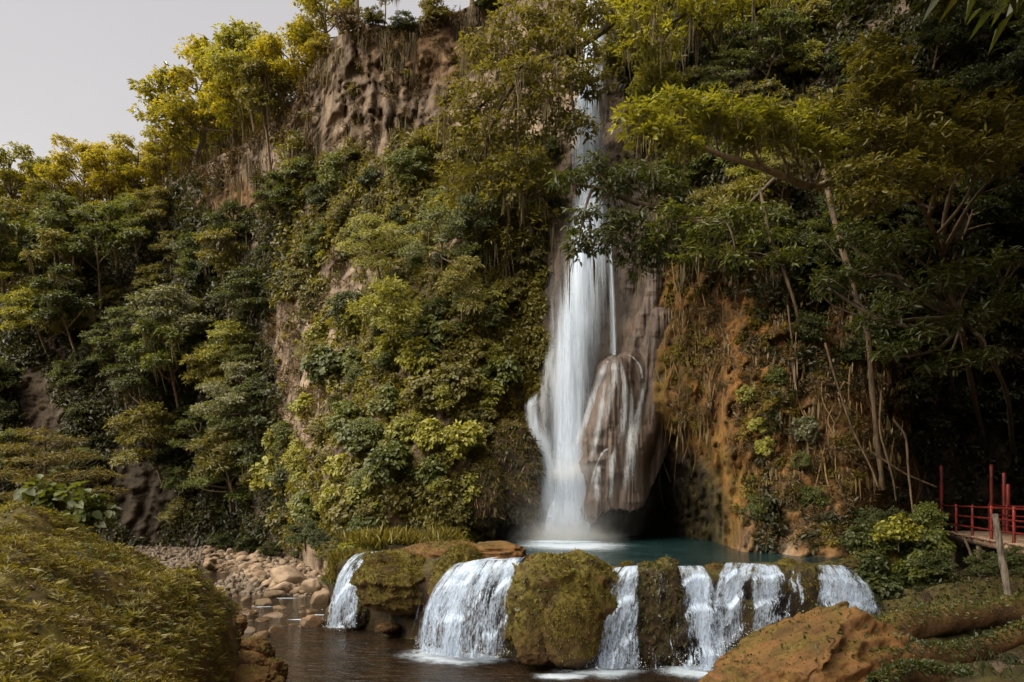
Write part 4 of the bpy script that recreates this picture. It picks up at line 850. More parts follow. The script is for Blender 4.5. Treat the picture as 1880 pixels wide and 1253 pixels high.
W0 = {'sky': 8.0, 'umb': 6.6, 'bush': 4.1, 'broad': 3.9, 'slim': 4.4, 'drape': 2.6}
def plant(key, loc, scale, leafm=None, label=None, group=None, rz=None, lean=0.0, leanx=0.0, cat=None, sz=1.0):
    src = PROTO[key]
    if key not in USED: USED.add(key); o = src
    else: o = copy_tree(src)
    o.location = tuple(loc); o.scale = (scale, scale, scale*sz); o.rotation_mode = 'XYZ'
    rz = random.uniform(0, 6.28) if rz is None else rz
    o.rotation_euler = (Euler((lean, leanx, 0)).to_matrix() @ Euler((0, 0, rz)).to_matrix()).to_euler()
    kind = ''.join(c for c in key if c.isalpha())
    tag(o, label, cat or {'sky': 'tree', 'umb': 'tree', 'slim': 'tree', 'bush': 'shrub', 'broad': 'shrub', 'drape': 'vine'}[kind], group)
    if leafm:
        for ch in o.children:
            if ch.name.startswith(('crown', 'leaves')):
                ch.material_slots[0].link = 'OBJECT'; ch.material_slots[0].material = LEAF[leafm]
    return o
def pk(kind): return kind+str(random.randrange(2 if kind == 'drape' else 3))
def on_cliff(kind, px, py, wpx, leafm, label, group=None, off=-.1, lean=.35, sz=1.0, **kw):
    """py is the plant's foot on the cliff"""
    p, n = cl(px, py); p = p[0]; sc = wpx/F*p[1]/W0[kind]
    p[1] -= off
    return plant(pk(kind), p, sc, leafm, label, group, lean=lean, leanx=random.uniform(-.15, .15), sz=sz, **kw)
random.seed(21)
# ---- sunlit skyline, left
sk = [(8, 400, 150, 'tall golden tree at the left end of the sunlit skyline'), (75, 395, 110, 'lower golden tree next to the one at the left end'), (128, 392, 140, 'round golden green tree on the skyline between two gaps'), (190, 385, 130, 'flat topped golden tree on the skyline'),
      (235, 365, 130, 'golden tree at the step in the skyline'), (285, 350, 110, 'dark trunked tree just above the skyline step'), (345, 320, 230, 'large spreading tree with visible limbs high on the skyline'), (420, 285, 210, 'bright yellow backlit tree on the high skyline'), (475, 260, 200, 'tall yellow green tree below the upper left sky edge'),
      (540, 200, 180, 'tree with hanging moss at the left end of the bare cliff top'), (600, 95, 150, 'moss hung tree on the cliff brow above the bare rock')]
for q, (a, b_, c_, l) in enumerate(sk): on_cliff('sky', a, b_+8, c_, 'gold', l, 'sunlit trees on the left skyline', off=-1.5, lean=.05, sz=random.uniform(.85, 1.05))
for q in range(7):
    a = random.uniform(150, 560); p, n = cl(a, float(np.interp(a, CX, top))+2); p = p[0]; p[1] += random.uniform(4, 12); p[2] += .5
    plant(pk('sky'), p, p[1]/60*random.uniform(.75, 1.05), 'gold', 'backlit golden tree standing behind the front row of the skyline', 'trees behind the skyline row')
for a, b_, c_, l in ((650, 45, 190, 'small dark tree on the brow left of the gap of sky'), (700, 40, 70, 'thin shrubby tree in the small gap of sky'), (790, 55, 190, 'dark moss hung tree on the brow right of the gap of sky'), (865, 25, 230, 'dense dark tree on the brow left of the waterfall top')):
    on_cliff('slim', a, b_, c_, 'olive', l, 'trees on the cliff brow', off=-.8, lean=.1)
for q in range(6):
    a = -40+q*58+random.uniform(-12, 12); p, n = cl(a, float(np.interp(a, CX, top))+2); p = p[0]; p[1] += random.uniform(2, 5); p[2] -= 1.2
    plant(pk('sky'), p, p[1]/60*random.uniform(.62, .8), 'gold', 'low golden tree filling the gaps of the left skyline', 'low trees of the left skyline')
for q in range(14):
    a = -30+q*22; on_cliff('bush', a, float(np.interp(a, CX, top))+14, random.uniform(50, 80), random.choice(['gold', 'olive', 'mid']), 'bush along the foot of the golden skyline trees', 'bushes along the left skyline', lean=.3)
# ---- left slope
def scatter(n, x0, x1, y0, y1, dmin, test=None, ky=1.0):
    out = []; tr = 0
    while len(out) < n and tr < 40*n:
        tr += 1; x = random.uniform(x0, x1); y = random.uniform(y0, y1)
        if test and not test(x, y): continue
        if any((x-a)**2+((y-b)*ky)**2 < dmin**2 for a, b in out): continue
        out.append((x, y))
    return sorted(out, key=lambda t: t[1])
notl = lambda x, y: ell(435, 380, 80, 45, x, y) > 1 and ell(75, 770, 60, 110, x, y) > 1 and ell(270, 920, 70, 70, x, y) > 1 and y > np.interp(x, TOPX, TOPY)+55 and not (x > 450 and ell(560, 620, 85, 170, x, y) < 1)
for (x, y) in scatter(30, 0, 520, 380, 940, 62, notl):
    k = random.choice(['umb', 'umb', 'slim']); on_cliff(k, x, y+25, random.uniform(85, 150), random.choice(['mid', 'olive', 'mid', 'dark']), 'shaded tree clinging to the left slope, crown in flat layers' if k == 'umb' else 'slender pale stemmed tree with hanging moss on the left slope', 'layered trees of the left slope' if k == 'umb' else 'slender trees of the left slope', lean=.3)
hero = [('umb', 330, 665, 170, 'grey', 'pale grey green umbrella tree in the middle of the left slope'), ('umb', 95, 650, 150, 'lime', 'bright lime tree with stepped layers low on the left'), ('umb', 250, 660, 130, 'mid', 'layered tree just left of the pale umbrella tree'), ('umb', 140, 490, 150, 'mid', 'broad green crown high on the left slope beside a pale stem'),
        ('umb', 50, 590, 140, 'lime', 'yellow green crown at the left edge halfway up the slope'), ('slim', 420, 560, 100, 'olive', 'tall thin pale stemmed tree left of the bare rib'), ('umb', 440, 690, 130, 'lime', 'yellowish tree at the foot of the bare rib'), ('umb', 470, 800, 180, 'grey', 'spreading grey green tree low against the bare rib'),
        ('umb', 300, 860, 150, 'olive', 'leafy tree over the dark hollow at the slope foot'), ('umb', 430, 900, 150, 'olive', 'leafy tree leaning over the dark hollow near the stone bar'), ('umb', 470, 230, 190, 'lime', 'bright green moss draped crown below the skyline'), ('slim', 500, 300, 120, 'olive', 'moss hung tree under the bright draped crown')]
for k, a, b_, c_, lm, l in hero: on_cliff(k, a, b_+20, c_, lm, l, lean=.4, off=.3)
for (x, y) in scatter(46, -20, 540, 360, 975, 48, notl): on_cliff('bush', x, y, random.uniform(55, 100), random.choice(['mid', 'dark', 'olive', 'dark']), 'dark shaded shrub filling the left slope between the trees', 'shrubs of the left slope', lean=.5)
# ---- centre cliff
notc = lambda x, y: ell(690, 170, 150, 125, x, y) > 1 and ell(600, 250, 50, 60, x, y) > 1 and ell(640, 510, 60, 60, x, y) > 1 and ell(550, 650, 65, 120, x, y) > 1 and ell(570, 740, 55, 110, x, y) > 1 and x < 1010-max(0, y-420)*.55
for (x, y) in scatter(42, 560, 1010, 270, 600, 46, notc): on_cliff('bush', x, y+15, random.uniform(55, 105), random.choice(['olive', 'mid', 'olive', 'dark']), 'olive shrub growing out of the middle cliff face', 'shrubs of the middle cliff', lean=.6)
for (x, y) in scatter(20, 560, 900, 290, 560, 70, notc): on_cliff('drape', x, y-20, random.uniform(50, 80), random.choice(['olive', 'mid']), 'curtain of creeper hanging down the middle cliff face', 'creeper curtains of the middle cliff', lean=0, rz=random.uniform(-.3, .3), off=.2)
# ---- lit vine mound right of centre left
def mnd(x, y): return y > 540+max(0, 620-x)*1.6+abs(x-720)*.15 and x < 930-max(0, y-650)*.18 and x > 515+max(0, 800-y)*.35
for (x, y) in scatter(44, 515, 920, 560, 985, 44, mnd): on_cliff('broad', x, y+14, random.uniform(62, 105), random.choice(['lime', 'olive', 'lime', 'mid']), 'broad leaved shrub on the lit green slope left of the waterfall', 'broad leaved shrubs of the lit slope', lean=.6)
for (x, y) in scatter(30, 540, 900, 520, 960, 50, mnd): on_cliff('bush', x, y+10, random.uniform(55, 90), random.choice(['olive', 'lime', 'mid']), 'small leaved shrub on the lit green slope left of the waterfall', 'small leaved shrubs of the lit slope', lean=.6)
for a, b_, c_, l in ((705, 480, 150, 'lime'), (820, 470, 150, 'mid'), (850, 540, 120, 'olive'), (720, 600, 150, 'lime'), (880, 420, 110, 'dark')):
    on_cliff('umb', a, b_+55, c_, l, {(705): 'yellow green crown jutting from the cliff above the lit slope', 820: 'big leafy crown jutting from the cliff left of the waterfall', 850: 'dark leafy crown over the hollow left of the waterfall', 720: 'layered crown at the top of the lit slope', 880: 'small dark crown beside the waterfall at mid height'}[a], lean=.7, off=.6)
# ---- right side
notr = lambda x, y: x > 1135 and not (ell(1290, 560, 55, 120, x, y) < 1) and not (x < 1240 and y > 330)
for (x, y) in scatter(52, 1140, 1900, -20, 470, 62, notr): 
    k = random.choice(['bush', 'bush', 'umb']); on_cliff(k, x, y+25, random.uniform(90, 170), random.choice(['olive', 'dark', 'mid', 'dark'] if x > 1500 else ['olive', 'mid', 'lime']), 'dusky shrub crowding the right cliff above the ochre rock' if k == 'bush' else 'dusky layered tree leaning from the right cliff', 'shrubs of the right cliff' if k == 'bush' else 'leaning trees of the right cliff', lean=.55)  # darker leaf colours further right paint the shade on that side
for (x, y) in scatter(24, 1450, 1920, 420, 800, 70, lambda x, y: not (x < 1660 and y > 640)): on_cliff('bush', x, y+15, random.uniform(80, 150), 'deep' if x > 1640 else 'dark', 'dark shrub in deep shade on the lower right cliff', 'dark shrubs of the lower right', lean=.5)  # shade put into the foliage: darkest leaf colour furthest right
for (x, y) in scatter(7, 1390, 1560, 600, 1000, 70): on_cliff('bush', x, y, random.uniform(40, 75), random.choice(['dark', 'dry', 'mid']), 'small shrub rooted among the hanging roots on the ochre cliff', 'small shrubs on the ochre cliff', lean=.6)
for q, (a, b_, c_, l) in enumerate([(1362, 735, 42, 'bright broad leaved sprig highest on the ochre cliff'), (1385, 790, 42, 'bright broad leaved sprig in the middle of the ochre cliff'), (1398, 830, 50, 'bright broad leaved sprig lowest on the ochre cliff'), (1470, 800, 60, 'pale grey broad leaved plant beside the hanging roots')]):
    on_cliff('broad', a, b_, c_, 'lime' if q < 3 else 'grey', l, lean=.8, off=.2)
def ground_plant(kind, px, py, Y, wpx, leafm, label, group=None, **kw):
    p = P(px, py, Y); return plant(pk(kind), p, wpx/F*Y/W0[kind], leafm, label, group, **kw)
for (x, y) in scatter(16, 1575, 1700, 940, 1120, 32): ground_plant('broad' if random.random() < .5 else 'bush', x, y+15, 19.5-(y-930)/190*2.5, random.uniform(60, 105), random.choice(['mid', 'dark', 'dark']), 'dark bush on the bank between the far right cascade and the footbridge', 'bushes of the bank by the footbridge', lean=.3)
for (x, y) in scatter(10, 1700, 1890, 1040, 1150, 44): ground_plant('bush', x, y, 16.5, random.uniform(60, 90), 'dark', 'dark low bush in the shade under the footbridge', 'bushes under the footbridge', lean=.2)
ground_plant('broad', 1650, 1000, 17.6, 85, 'lime', 'yellow green broad leaved bush left of the footbridge'); ground_plant('broad', 1690, 1070, 16.8, 90, 'mid', 'large round leaved bush low in front of the footbridge')
ground_plant('broad', 1735, 1165, 12.8, 50, 'grey', 'little pale leaved plant growing on the mossy log')
for (x, y) in scatter(8, 400, 610, 985, 1025, 34): 
    gx_, gy_, gz_ = on_ground(x, y+12); plant(pk('bush'), (gx_, gy_, gz_), 60/F*gy_/4.1, 'dark', 'low dark bush at the back edge of the stone bar', 'bushes behind the stone bar')
ground_plant('broad', 640, 1030, 23.6, 60, 'lime', 'fresh green bush above the leftmost cascade'); ground_plant('bush', 670, 1010, 24.5, 60, 'lime', 'light green bush at the foot of the lit slope')
ground_plant('bush', 612, 1060, 23.8, 45, 'olive', 'small olive bush on the bank left of the leftmost cascade')
BARKT = bark_mat('bark_dark', (.03, .02, .011), (.16, .105, .055))  # darker brown bark for trunks on the right
for (x, y) in scatter(34, 1575, 1890, 1075, 1245, 30):
    gx_, gy_, gz_ = on_ground(x, y)
    if gy_ > 17 or gx_ < 5: continue
    plant(pk(random.choice(['broad', 'bush'])), (gx_, gy_, gz_), random.uniform(28, 52)/F*gy_/4.0, random.choice(['dark', 'deep', 'olive']), 'little dark plant growing on the earth bank in the lower right corner', 'little plants of the right bank', lean=.2)
for q, (px, py, Y, w_, k, lm, l) in enumerate([(612, 1030, 25.5, 70, 'bush', 'olive', 'olive bush at the right end of the stone bar'), (590, 1012, 27.5, 70, 'bush', 'dark', 'dark bush between the stone bar and the lit slope'), (628, 1075, 23.0, 46, 'broad', 'olive', 'leafy plant hanging over the bank left of the leftmost cascade'), (642, 1045, 22.9, 42, 'bush', 'lime', 'light green tuft of shrub at the top of the leftmost cascade'),
        (606, 1078, 24.0, 44, 'bush', 'mid', 'small green shrub at the foot of the bank by the stone bar'), (630, 1110, 22.6, 34, 'bush', 'olive', 'little shrub low on the mossy bank beside the leftmost cascade'), (560, 1000, 31, 90, 'bush', 'dark', 'dark bush at the foot of the lit slope behind the stones')]): ground_plant(k, px, py, Y, w_, lm, l, lean=.3)
# ---- custom trees
def custom(name, label, trunk, pads, r0, r1, nleaf, L, W, leafm, bark, cat='tree', moss=0, extra=(), **kw):
    tr = [P(*t) for t in trunk]; o = tr[0]
    pd = []
    for (px, py, Y, rx, ry) in pads: 
        pd.append((P(px, py, Y)-o, (rx/F*Y, rx/F*Y*.8, ry/F*Y)))
    t = make_tree(name, pd, [q-o for q in tr], r0, r1, nleaf, L, W, LEAF[leafm], bark, moss, loc=tuple(o), **kw); tag(t, label, cat)
    return t
random.seed(5)
custom('tree', 'pale forked bough with bright yellow green leaves reaching left across the right cliff', [(1520, 335, 19.5), (1495, 350, 18.6), (1440, 325, 17.8), (1380, 300, 17.3), (1320, 287, 17), (1280, 262, 16.8), (1240, 240, 16.6), (1170, 232, 16.4)],
       [(1170, 222, 16.4, 42, 26), (1210, 250, 16.2, 50, 28), (1230, 200, 16.6, 50, 24), (1290, 215, 16.8, 55, 28), (1340, 235, 17.0, 55, 26), (1310, 195, 17.2, 50, 22), (1390, 225, 17.2, 55, 30), (1440, 250, 17.4, 55, 30), (1480, 225, 17.6, 55, 26), (1260, 275, 16.4, 35, 20), (1370, 262, 17, 40, 20), (1500, 275, 17.4, 55, 30)],
       .11, .03, 6500, .17, .36, 'lime', BARKP, moss=50, mossL=.8, near=True, rose=6, droop=.1)
custom('tree', 'wide olive crown of small leaves on the right, behind the pale forked bough', [(1815, 840, 29.5), (1785, 720, 25.5), (1765, 600, 22.5), (1735, 480, 20.3), (1705, 400, 18.8), (1660, 330, 18), (1600, 300, 17.6)],
       [(1540, 215, 17.8, 70, 40), (1610, 190, 18, 75, 42), (1680, 215, 18, 80, 44), (1600, 255, 17.4, 80, 36), (1690, 270, 17.4, 80, 34), (1760, 240, 18, 80, 40), (1830, 225, 18.2, 80, 44), (1790, 290, 17.6, 80, 34), (1640, 320, 17, 70, 30), (1560, 330, 17.2, 60, 30), (1600, 375, 17, 60, 30), (1850, 290, 18, 70, 40), (1700, 335, 17.2, 60, 26)],
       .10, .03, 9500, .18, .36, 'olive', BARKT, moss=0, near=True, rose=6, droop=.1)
custom('tree', 'young upright sapling of shiny leaves standing out on the right', [(1610, 235, 17.6), (1608, 180, 17.5), (1604, 120, 17.5)], [(1570, 100, 17.5, 28, 24), (1600, 85, 17.5, 30, 28), (1640, 110, 17.5, 34, 26), (1590, 135, 17.4, 40, 26), (1650, 145, 17.4, 36, 22), (1615, 160, 17.3, 44, 20)], .04, .015, 1500, .17, .36, 'olive', BARK, near=True, rose=6)
custom('tree', 'dark leafy tree reaching left in front of the upper waterfall', [(1290, 440, 29), (1240, 390, 27.5), (1170, 375, 27), (1100, 345, 26.8), (1045, 338, 26.6)],
       [(1050, 335, 26.6, 40, 26), (1090, 310, 26.8, 40, 24), (1120, 350, 26.8, 40, 26), (1165, 330, 27, 50, 34), (1070, 400, 26.4, 34, 22), (1105, 450, 26.4, 40, 34), (1060, 455, 26.2, 28, 40), (1150, 420, 26.8, 50, 40), (1180, 480, 27, 50, 44), (1215, 350, 27.4, 50, 40), (1230, 430, 27.6, 50, 40)],
       .16, .05, 4200, .27, .34, 'dark', BARK, moss=20, near=True, rose=6, droop=.5)
custom('tree', 'drooping olive tree overhanging the waterfall from the upper left', [(1190, -60, 34), (1150, 20, 32.5), (1080, 80, 31.5), (1000, 110, 31), (930, 130, 31)],
       [(1075, 20, 31.6, 44, 34), (1070, 95, 31.2, 50, 32), (1085, 150, 31, 44, 24), (960, 60, 32, 80, 36), (900, 100, 32, 70, 34), (1020, 90, 31.5, 80, 36), (960, 150, 31, 90, 34), (870, 190, 32, 70, 30), (1060, 150, 31, 60, 30), (1000, 210, 31.4, 80, 36), (920, 250, 32, 80, 32), (1000, 30, 32, 70, 36), (840, 240, 33, 60, 26), (1060, 240, 31.4, 50, 26), (960, 310, 32, 70, 30), (900, 340, 33, 70, 30), (1080, 40, 32.4, 50, 30)],
       .22, .06, 11500, .26, .38, 'olive', BARK, moss=90, mossL=1.7, near=False, droop=.35)
custom('tree', 'olive tree bending right to left over the cliff beside the fall, half way up', [(860, 470, 35.5), (880, 430, 34), (930, 390, 33), (980, 370, 32.4)],
       [(950, 360, 32.4, 70, 34), (900, 400, 33, 70, 34), (1000, 340, 32.4, 44, 26), (860, 330, 34, 60, 30), (830, 390, 34.5, 60, 30), (990, 400, 32.4, 34, 26), (930, 450, 33, 60, 30)], .14, .04, 4200, .26, .4, 'olive', BARK, moss=60, mossL=1.8)
custom('tree', 'bright yellow green tree at the top edge right of the waterfall', [(1330, 130, 33), (1300, 60, 31.5), (1250, 10, 31)], [(1180, 40, 31, 60, 34), (1240, 0, 31, 70, 36), (1290, 30, 31, 60, 34), (1210, 80, 30.6, 50, 26), (1330, -10, 31.4, 70, 36), (1150, 0, 31.4, 50, 30), (1400, 10, 31.5, 70, 36), (1160, 90, 31, 40, 24)], .15, .05, 4200, .27, .4, 'lime', BARK, moss=50, mossL=2.2)
for q, (pts, l, r) in enumerate([([(1395, 350, 26.5), (1412, 430, 25.6), (1440, 500, 25.2), (1460, 560, 25.0), (1478, 640, 25.6)], 'mottled pale trunk slanting down from the right canopy', .13), ([(1500, 250, 25.5), (1530, 400, 23.2), (1570, 540, 22.6), (1595, 610, 22.4), (1602, 720, 22.3), (1612, 830, 22.3), (1622, 900, 22.2)], 'stout dark trunk running down the whole lower right cliff', .2),
        ([(1515, 630, 22.5), (1535, 700, 22.2), (1565, 790, 22), (1600, 860, 21.8), (1612, 895, 21.7)], 'pale leaning pole trunk crossing the ochre cliff', .075), ([(1618, 720, 22), (1614, 790, 21.8), (1640, 880, 21.6), (1645, 920, 21.6)], 'twin root stem beside the stout trunk', .07), ([(1640, 770, 21.6), (1664, 800, 21.5), (1668, 870, 21.4), (1680, 975, 21.2)], 'bent pale trunk standing left of the red post', .075),
        ([(1600, 830, 21.9), (1660, 870, 21.7), (1720, 895, 21.7)], 'thick root running right towards the red post', .07), ([(1446, 560, 25.2), (1452, 610, 24.9), (1460, 680, 24.8), (1470, 760, 25.2)], 'short lit stump of stem under the right canopy', .07)]):
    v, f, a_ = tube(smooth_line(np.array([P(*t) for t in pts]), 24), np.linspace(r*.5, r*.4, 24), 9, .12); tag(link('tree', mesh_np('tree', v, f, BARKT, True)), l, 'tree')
custom('tree', 'dark boughs of long leaves hanging in the shade above the footbridge', [(1860, 830, 28), (1850, 720, 24), (1800, 620, 21), (1740, 560, 20)],
       [(1650, 560, 19.6, 46, 24), (1715, 520, 19.6, 50, 26), (1790, 500, 19.8, 60, 28), (1700, 615, 19.4, 50, 24), (1780, 590, 19.6, 50, 24), (1845, 560, 20, 60, 30), (1640, 650, 19.6, 40, 22), (1735, 670, 19.4, 50, 22), (1590, 600, 20, 40, 24), (1800, 660, 19.6, 46, 22), (1855, 480, 20, 40, 24), (1600, 500, 20.5, 50, 30), (1520, 520, 21.5, 46, 30), (1560, 440, 21, 60, 30), (1660, 450, 20, 60, 30)], .10, .03, 4200, .23, .32, 'dark', BARK, near=True, rose=6, droop=.25)
custom('tree', 'leafy bough drooping over the orange rock beside the upper flowstone', [(1420, 330, 27), (1370, 380, 26), (1320, 420, 25.4)],
       [(1240, 400, 26, 46, 26), (1300, 430, 25.4, 50, 26), (1350, 400, 25.6, 50, 28), (1280, 470, 25.2, 40, 24), (1400, 440, 25.4, 50, 30), (1350, 480, 25.2, 40, 24), (1440, 480, 25, 40, 26), (1200, 440, 26.4, 36, 24)], .09, .03, 2600, .24, .34, 'mid', BARK, moss=24, mossL=1.0, near=True, rose=6, droop=.35)
# hanging aerial roots
random.seed(9)
for q in range(62):
    px = random.choice([random.uniform(1225, 1330), random.uniform(1232, 1345), random.uniform(1380, 1640), random.uniform(1440, 1620), random.uniform(1600, 1720)]); py = random.uniform(470, 700) if px < 1340 else random.uniform(560, 800); L = random.uniform(110, 300)
    if py+L > 960: L = 960-py
    m = 6; a = np.linspace(0, 1, m); xs = px+np.cumsum([0]+[random.uniform(-16, 20) for _ in range(m-1)]); ys = py+a*L
    pp, n = cl(xs, ys); Y = np.convolve(np.pad(pp[:, 1], 2, 'edge'), np.ones(5)/5, 'valid')-random.uniform(.1, .35)
    v, f, a_ = tube(smooth_line(np.stack([(xs-HX)/F*Y, Y, CH-(ys-HY)/F*Y], -1), 14), random.choice([.010, .014, .018, .026]), 5, .1)
    tag(link('hanging_root', mesh_np('hanging_root', v, f, ROOTM, True)), 'thin ochre root hanging down the right cliff', 'root', 'hanging roots of the right cliff')
# conifer like shrub and big leaved plant left, above the mound
random.seed(4)
custom('shrub', 'feathery golden olive shrub behind the mound at the left edge', [(70, 985, 22), (80, 920, 21.8), (85, 840, 21.6), (80, 800, 21.6)],
       [(60, 795, 21.6, 40, 5), (110, 808, 21.4, 46, 5), (36, 826, 21.6, 52, 6), (135, 838, 21.2, 56, 6), (75, 848, 21.2, 60, 6), (25, 870, 21.6, 50, 6), (160, 872, 21, 60, 6), (95, 885, 21, 66, 7), (186, 902, 21, 44, 5), (40, 912, 21.2, 56, 6), (130, 912, 21, 56, 6)], .07, .03, 4200, .17, .22, 'feather', BARK, cat='shrub', rose=5, droop=.0, upper=.6)
custom('shrub', 'plant of big heart shaped leaves in front of the feathery shrub', [(110, 990, 20), (115, 930, 20)], [(75, 905, 20, 30, 24), (120, 915, 20, 36, 24), (160, 925, 19.8, 36, 24), (100, 945, 19.8, 40, 22), (150, 955, 19.8, 44, 22), (190, 935, 20, 24, 18)], .04, .02, 420, .30, .8, 'mid', BARK, cat='shrub', near=True, rose=4, droop=.5)
# ---- ground cover: creepers and small growth on the cliff (uncountable)
def cover(name, label, n, x0, x1, y0, y1, test, leafm, lpx, rpx, per, W=.5, up=.5, near=False, offs=.1, seed=1):
    rg = np.random.default_rng(seed); px = rg.uniform(x0, x1, n*3); py = rg.uniform(y0, y1, n*3); k = test(px, py); px, py = px[k][:n], py[k][:n]
    p, nn = cl(px, py); sc = p[:, 1]/F; R = rg.uniform(rpx*.5, rpx*1.4, len(px))*sc
    m = len(px); v = nrm(rg.normal(size=(m, per, 3))); d = (v*nn[:, None]).sum(-1, keepdims=True); v = np.where(d < 0, v-2*d*nn[:, None], v)
    C = p[:, None]+v*(R[:, None]*rg.random((m, per))**.4)[..., None]*np.array([1, .8, .8])+nn[:, None]*offs
    D = nn[:, None]*.5+rg.normal(size=(m, per, 3))*.7+np.array([0, 0, -.35]); N = nn[:, None]*.6+np.array([0, 0, up])+v*.5+rg.normal(size=(m, per, 3))*.35
    L = (lpx*sc)[:, None]*(.6+.8*rg.random((m, per)))
    rn = np.clip(rg.random((m, 1))*.6+rg.random((m, per))*.4, 0, 1)
    v_, f, a_ = leaf_geo(C.reshape(-1, 3), D.reshape(-1, 3), N.reshape(-1, 3), L.ravel(), L.ravel()*W, .2, near, .2, rn.ravel())
    tag(link(name, mesh_np(name, v_, f, LEAF[leafm], False, None, a_)), label, kind='stuff')
def bare(px, py):
    nz = .35*fbm(np.stack([px*.02, py*.02, px*0], -1), 3); g_ = np.full(px.shape, 9.0)
    for e in ((685, 165, 115, 105), (600, 230, 40, 70), (790, 120, 60, 80), (640, 520, 50, 60), (550, 640, 50, 110), (565, 740, 45, 80), (432, 372, 62, 30), (75, 760, 45, 90), (1075, 500, 75, 620), (1150, 720, 110, 290), (1295, 560, 45, 90), (1290, 720, 90, 150), (940, 860, 85, 190), (1240, 920, 110, 160), (1350, 900, 40, 120), (1520, 830, 100, 120), (270, 900, 70, 90)): g_ = np.minimum(g_, ell(*e, px, py))
    return g_+nz > 1
tp = lambda px: np.interp(px, CX, top)
cover('creeper', 'low leafy growth covering the left slope', 1900, -60, 540, 330, 1000, lambda x, y: bare(x, y) & (y > tp(x)+8), 'deep', 8.5, 20, 42, seed=2)  # leaf colour paints the dark gaps between the trees
cover('creeper', 'olive creeper covering the middle cliff', 1500, 520, 1040, 250, 1000, lambda x, y: bare(x, y), 'olive', 9, 18, 42, seed=3)
cover('creeper', 'yellowish creeper leaves spread over the lit slope', 900, 515, 930, 500, 990, lambda x, y: mnd_v(x, y), 'lime', 12, 20, 26, .75, near=True, seed=4) if False else None
cover('creeper', 'dusky creeper covering the right cliff', 1500, 1130, 1960, -60, 560, lambda x, y: bare(x, y) & ~((x < 1240) & (y > 300)), 'deep', 11, 24, 40, seed=5)  # leaf colour carries painted shade of the right side
cover('creeper', 'sparse dark creeper among the roots on the lower right cliff', 420, 1380, 1960, 520, 1010, lambda x, y: bare(x, y), 'deep', 11, 22, 30, seed=6)
cover('moss_growth', 'olive moss and small leaves patching the ochre cliff', 260, 1225, 1640, 480, 1010, lambda x, y: (np.sin(x*.045+1)+np.sin(y*.04+x*.02) > .1) & ~((x < 1345) & (y > 790)), 'moss', 7, 15, 50, .4, .3, offs=.0, seed=29)
cover('dry_growth', 'dry brown twiggy growth on the ochre cliff', 420, 1230, 1650, 470, 1000, lambda x, y: (x > 1250) & ~((x < 1350) & (y > 780)), 'dry', 11, 16, 40, .12, 0, seed=7)
cover('dry_growth', 'dry brown growth hanging under the cliff brow and skyline', 420, 200, 930, 20, 420, lambda x, y: (y > tp(x)+8) & (y < tp(x)+45+25*np.sin(x*.05)) & ~((x > 590) & (y > tp(x)+28)), 'dry', 13, 16, 26, .16, 0, seed=8)
isb = lambda x, y: ~bare(x, y)
cover('dry_growth', 'dry trailing growth over the bare rock of the middle cliff', 300, 480, 900, 60, 820, lambda x, y: isb(x, y) & ((y > 290) | (np.sin(x*.11+y*.03) > .55)), 'dry', 12, 14, 26, .12, -.2, seed=18)
cover('creeper', 'scattered green tufts rooted on the bare rock of the middle cliff', 110, 480, 900, 60, 820, lambda x, y: isb(x, y) & ((y > 290) | (np.sin(x*.07) > .5)), 'olive', 8, 11, 30, seed=19)
cover('moss_growth', 'bright moss on the wet rock left of the waterfall', 420, 850, 1010, 440, 960, lambda x, y: ell(930, 650, 75, 230, x, y) < 1, 'moss', 7, 14, 60, .4, .3, offs=.0, seed=9)
curtain_done = False
# hanging spanish moss curtains below the brow
def curtain(label, x0, x1, y0, y1, n, L, seed, test=lambda x, y: x > -1e9):
    rg = np.random.default_rng(seed); px = rg.uniform(x0, x1, n*2); py = rg.uniform(y0, y1, n*2); k = test(px, py); px, py = px[k][:n], py[k][:n]; p, nn = cl(px, py, .35)
    v, f, a_ = strands(p, L, .06, .16, 9); tag(link('hanging_moss', mesh_np('hanging_moss', v, f, LEAF['strand'], False, None, a_)), label, kind='stuff')
curtain('grey moss strands hanging from the brow above the bare cliff', 560, 880, 10, 150, 240, 1.7, 1, lambda x, y: (y < tp(x)+40+35*np.sin(x*.045)) & (y > tp(x)+6))
curtain('brown dead vines trailing over the bare rock', 490, 880, 70, 760, 110, 1.6, 21, isb)
curtain('grey moss strands draped below the left skyline crowns', 330, 580, 215, 340, 150, 1.9, 2)
curtain('pale moss strands on the upper left slope', 60, 520, 340, 480, 150, 1.6, 3)
curtain('grey moss strands hanging between the trees of the left slope', 20, 520, 480, 700, 70, 1.3, 4)
curtain('brown moss strands in the canopy beside the waterfall', 860, 1030, 90, 420, 130, 1.7, 5)
curtain('brown moss strands in the right canopy', 1180, 1500, 60, 480, 120, 1.1, 6)
curtain('fine ochre rootlets hanging down the ochre cliff', 1230, 1640, 470, 900, 150, 1.0, 12, lambda x, y: ~((x < 1380) & (y > 800)))
for c_ in list(COL.objects):
    if c_.get('label') == 'fine ochre rootlets hanging down the ochre cliff': c_.name = 'rootlets'; c_.data.materials[0] = LEAF['dry']
for q, (a, b_, c_, l) in enumerate([(640, 62, 70, 'dry bush on the cliff brow under the gap of sky'), (690, 50, 60, 'small bush at the left edge of the gap of sky'), (745, 66, 70, 'low bush on the brow at the right edge of the gap of sky'), (800, 48, 80, 'bush on the brow left of the dense dark tree'), (590, 110, 80, 'bush under the moss hung tree on the brow'), (900, 30, 90, 'dark bush on the brow nearest the waterfall top')]):
    on_cliff('bush', a, b_, c_, ['dry', 'olive', 'dark', 'olive', 'gold', 'dark'][q], l, lean=.5)
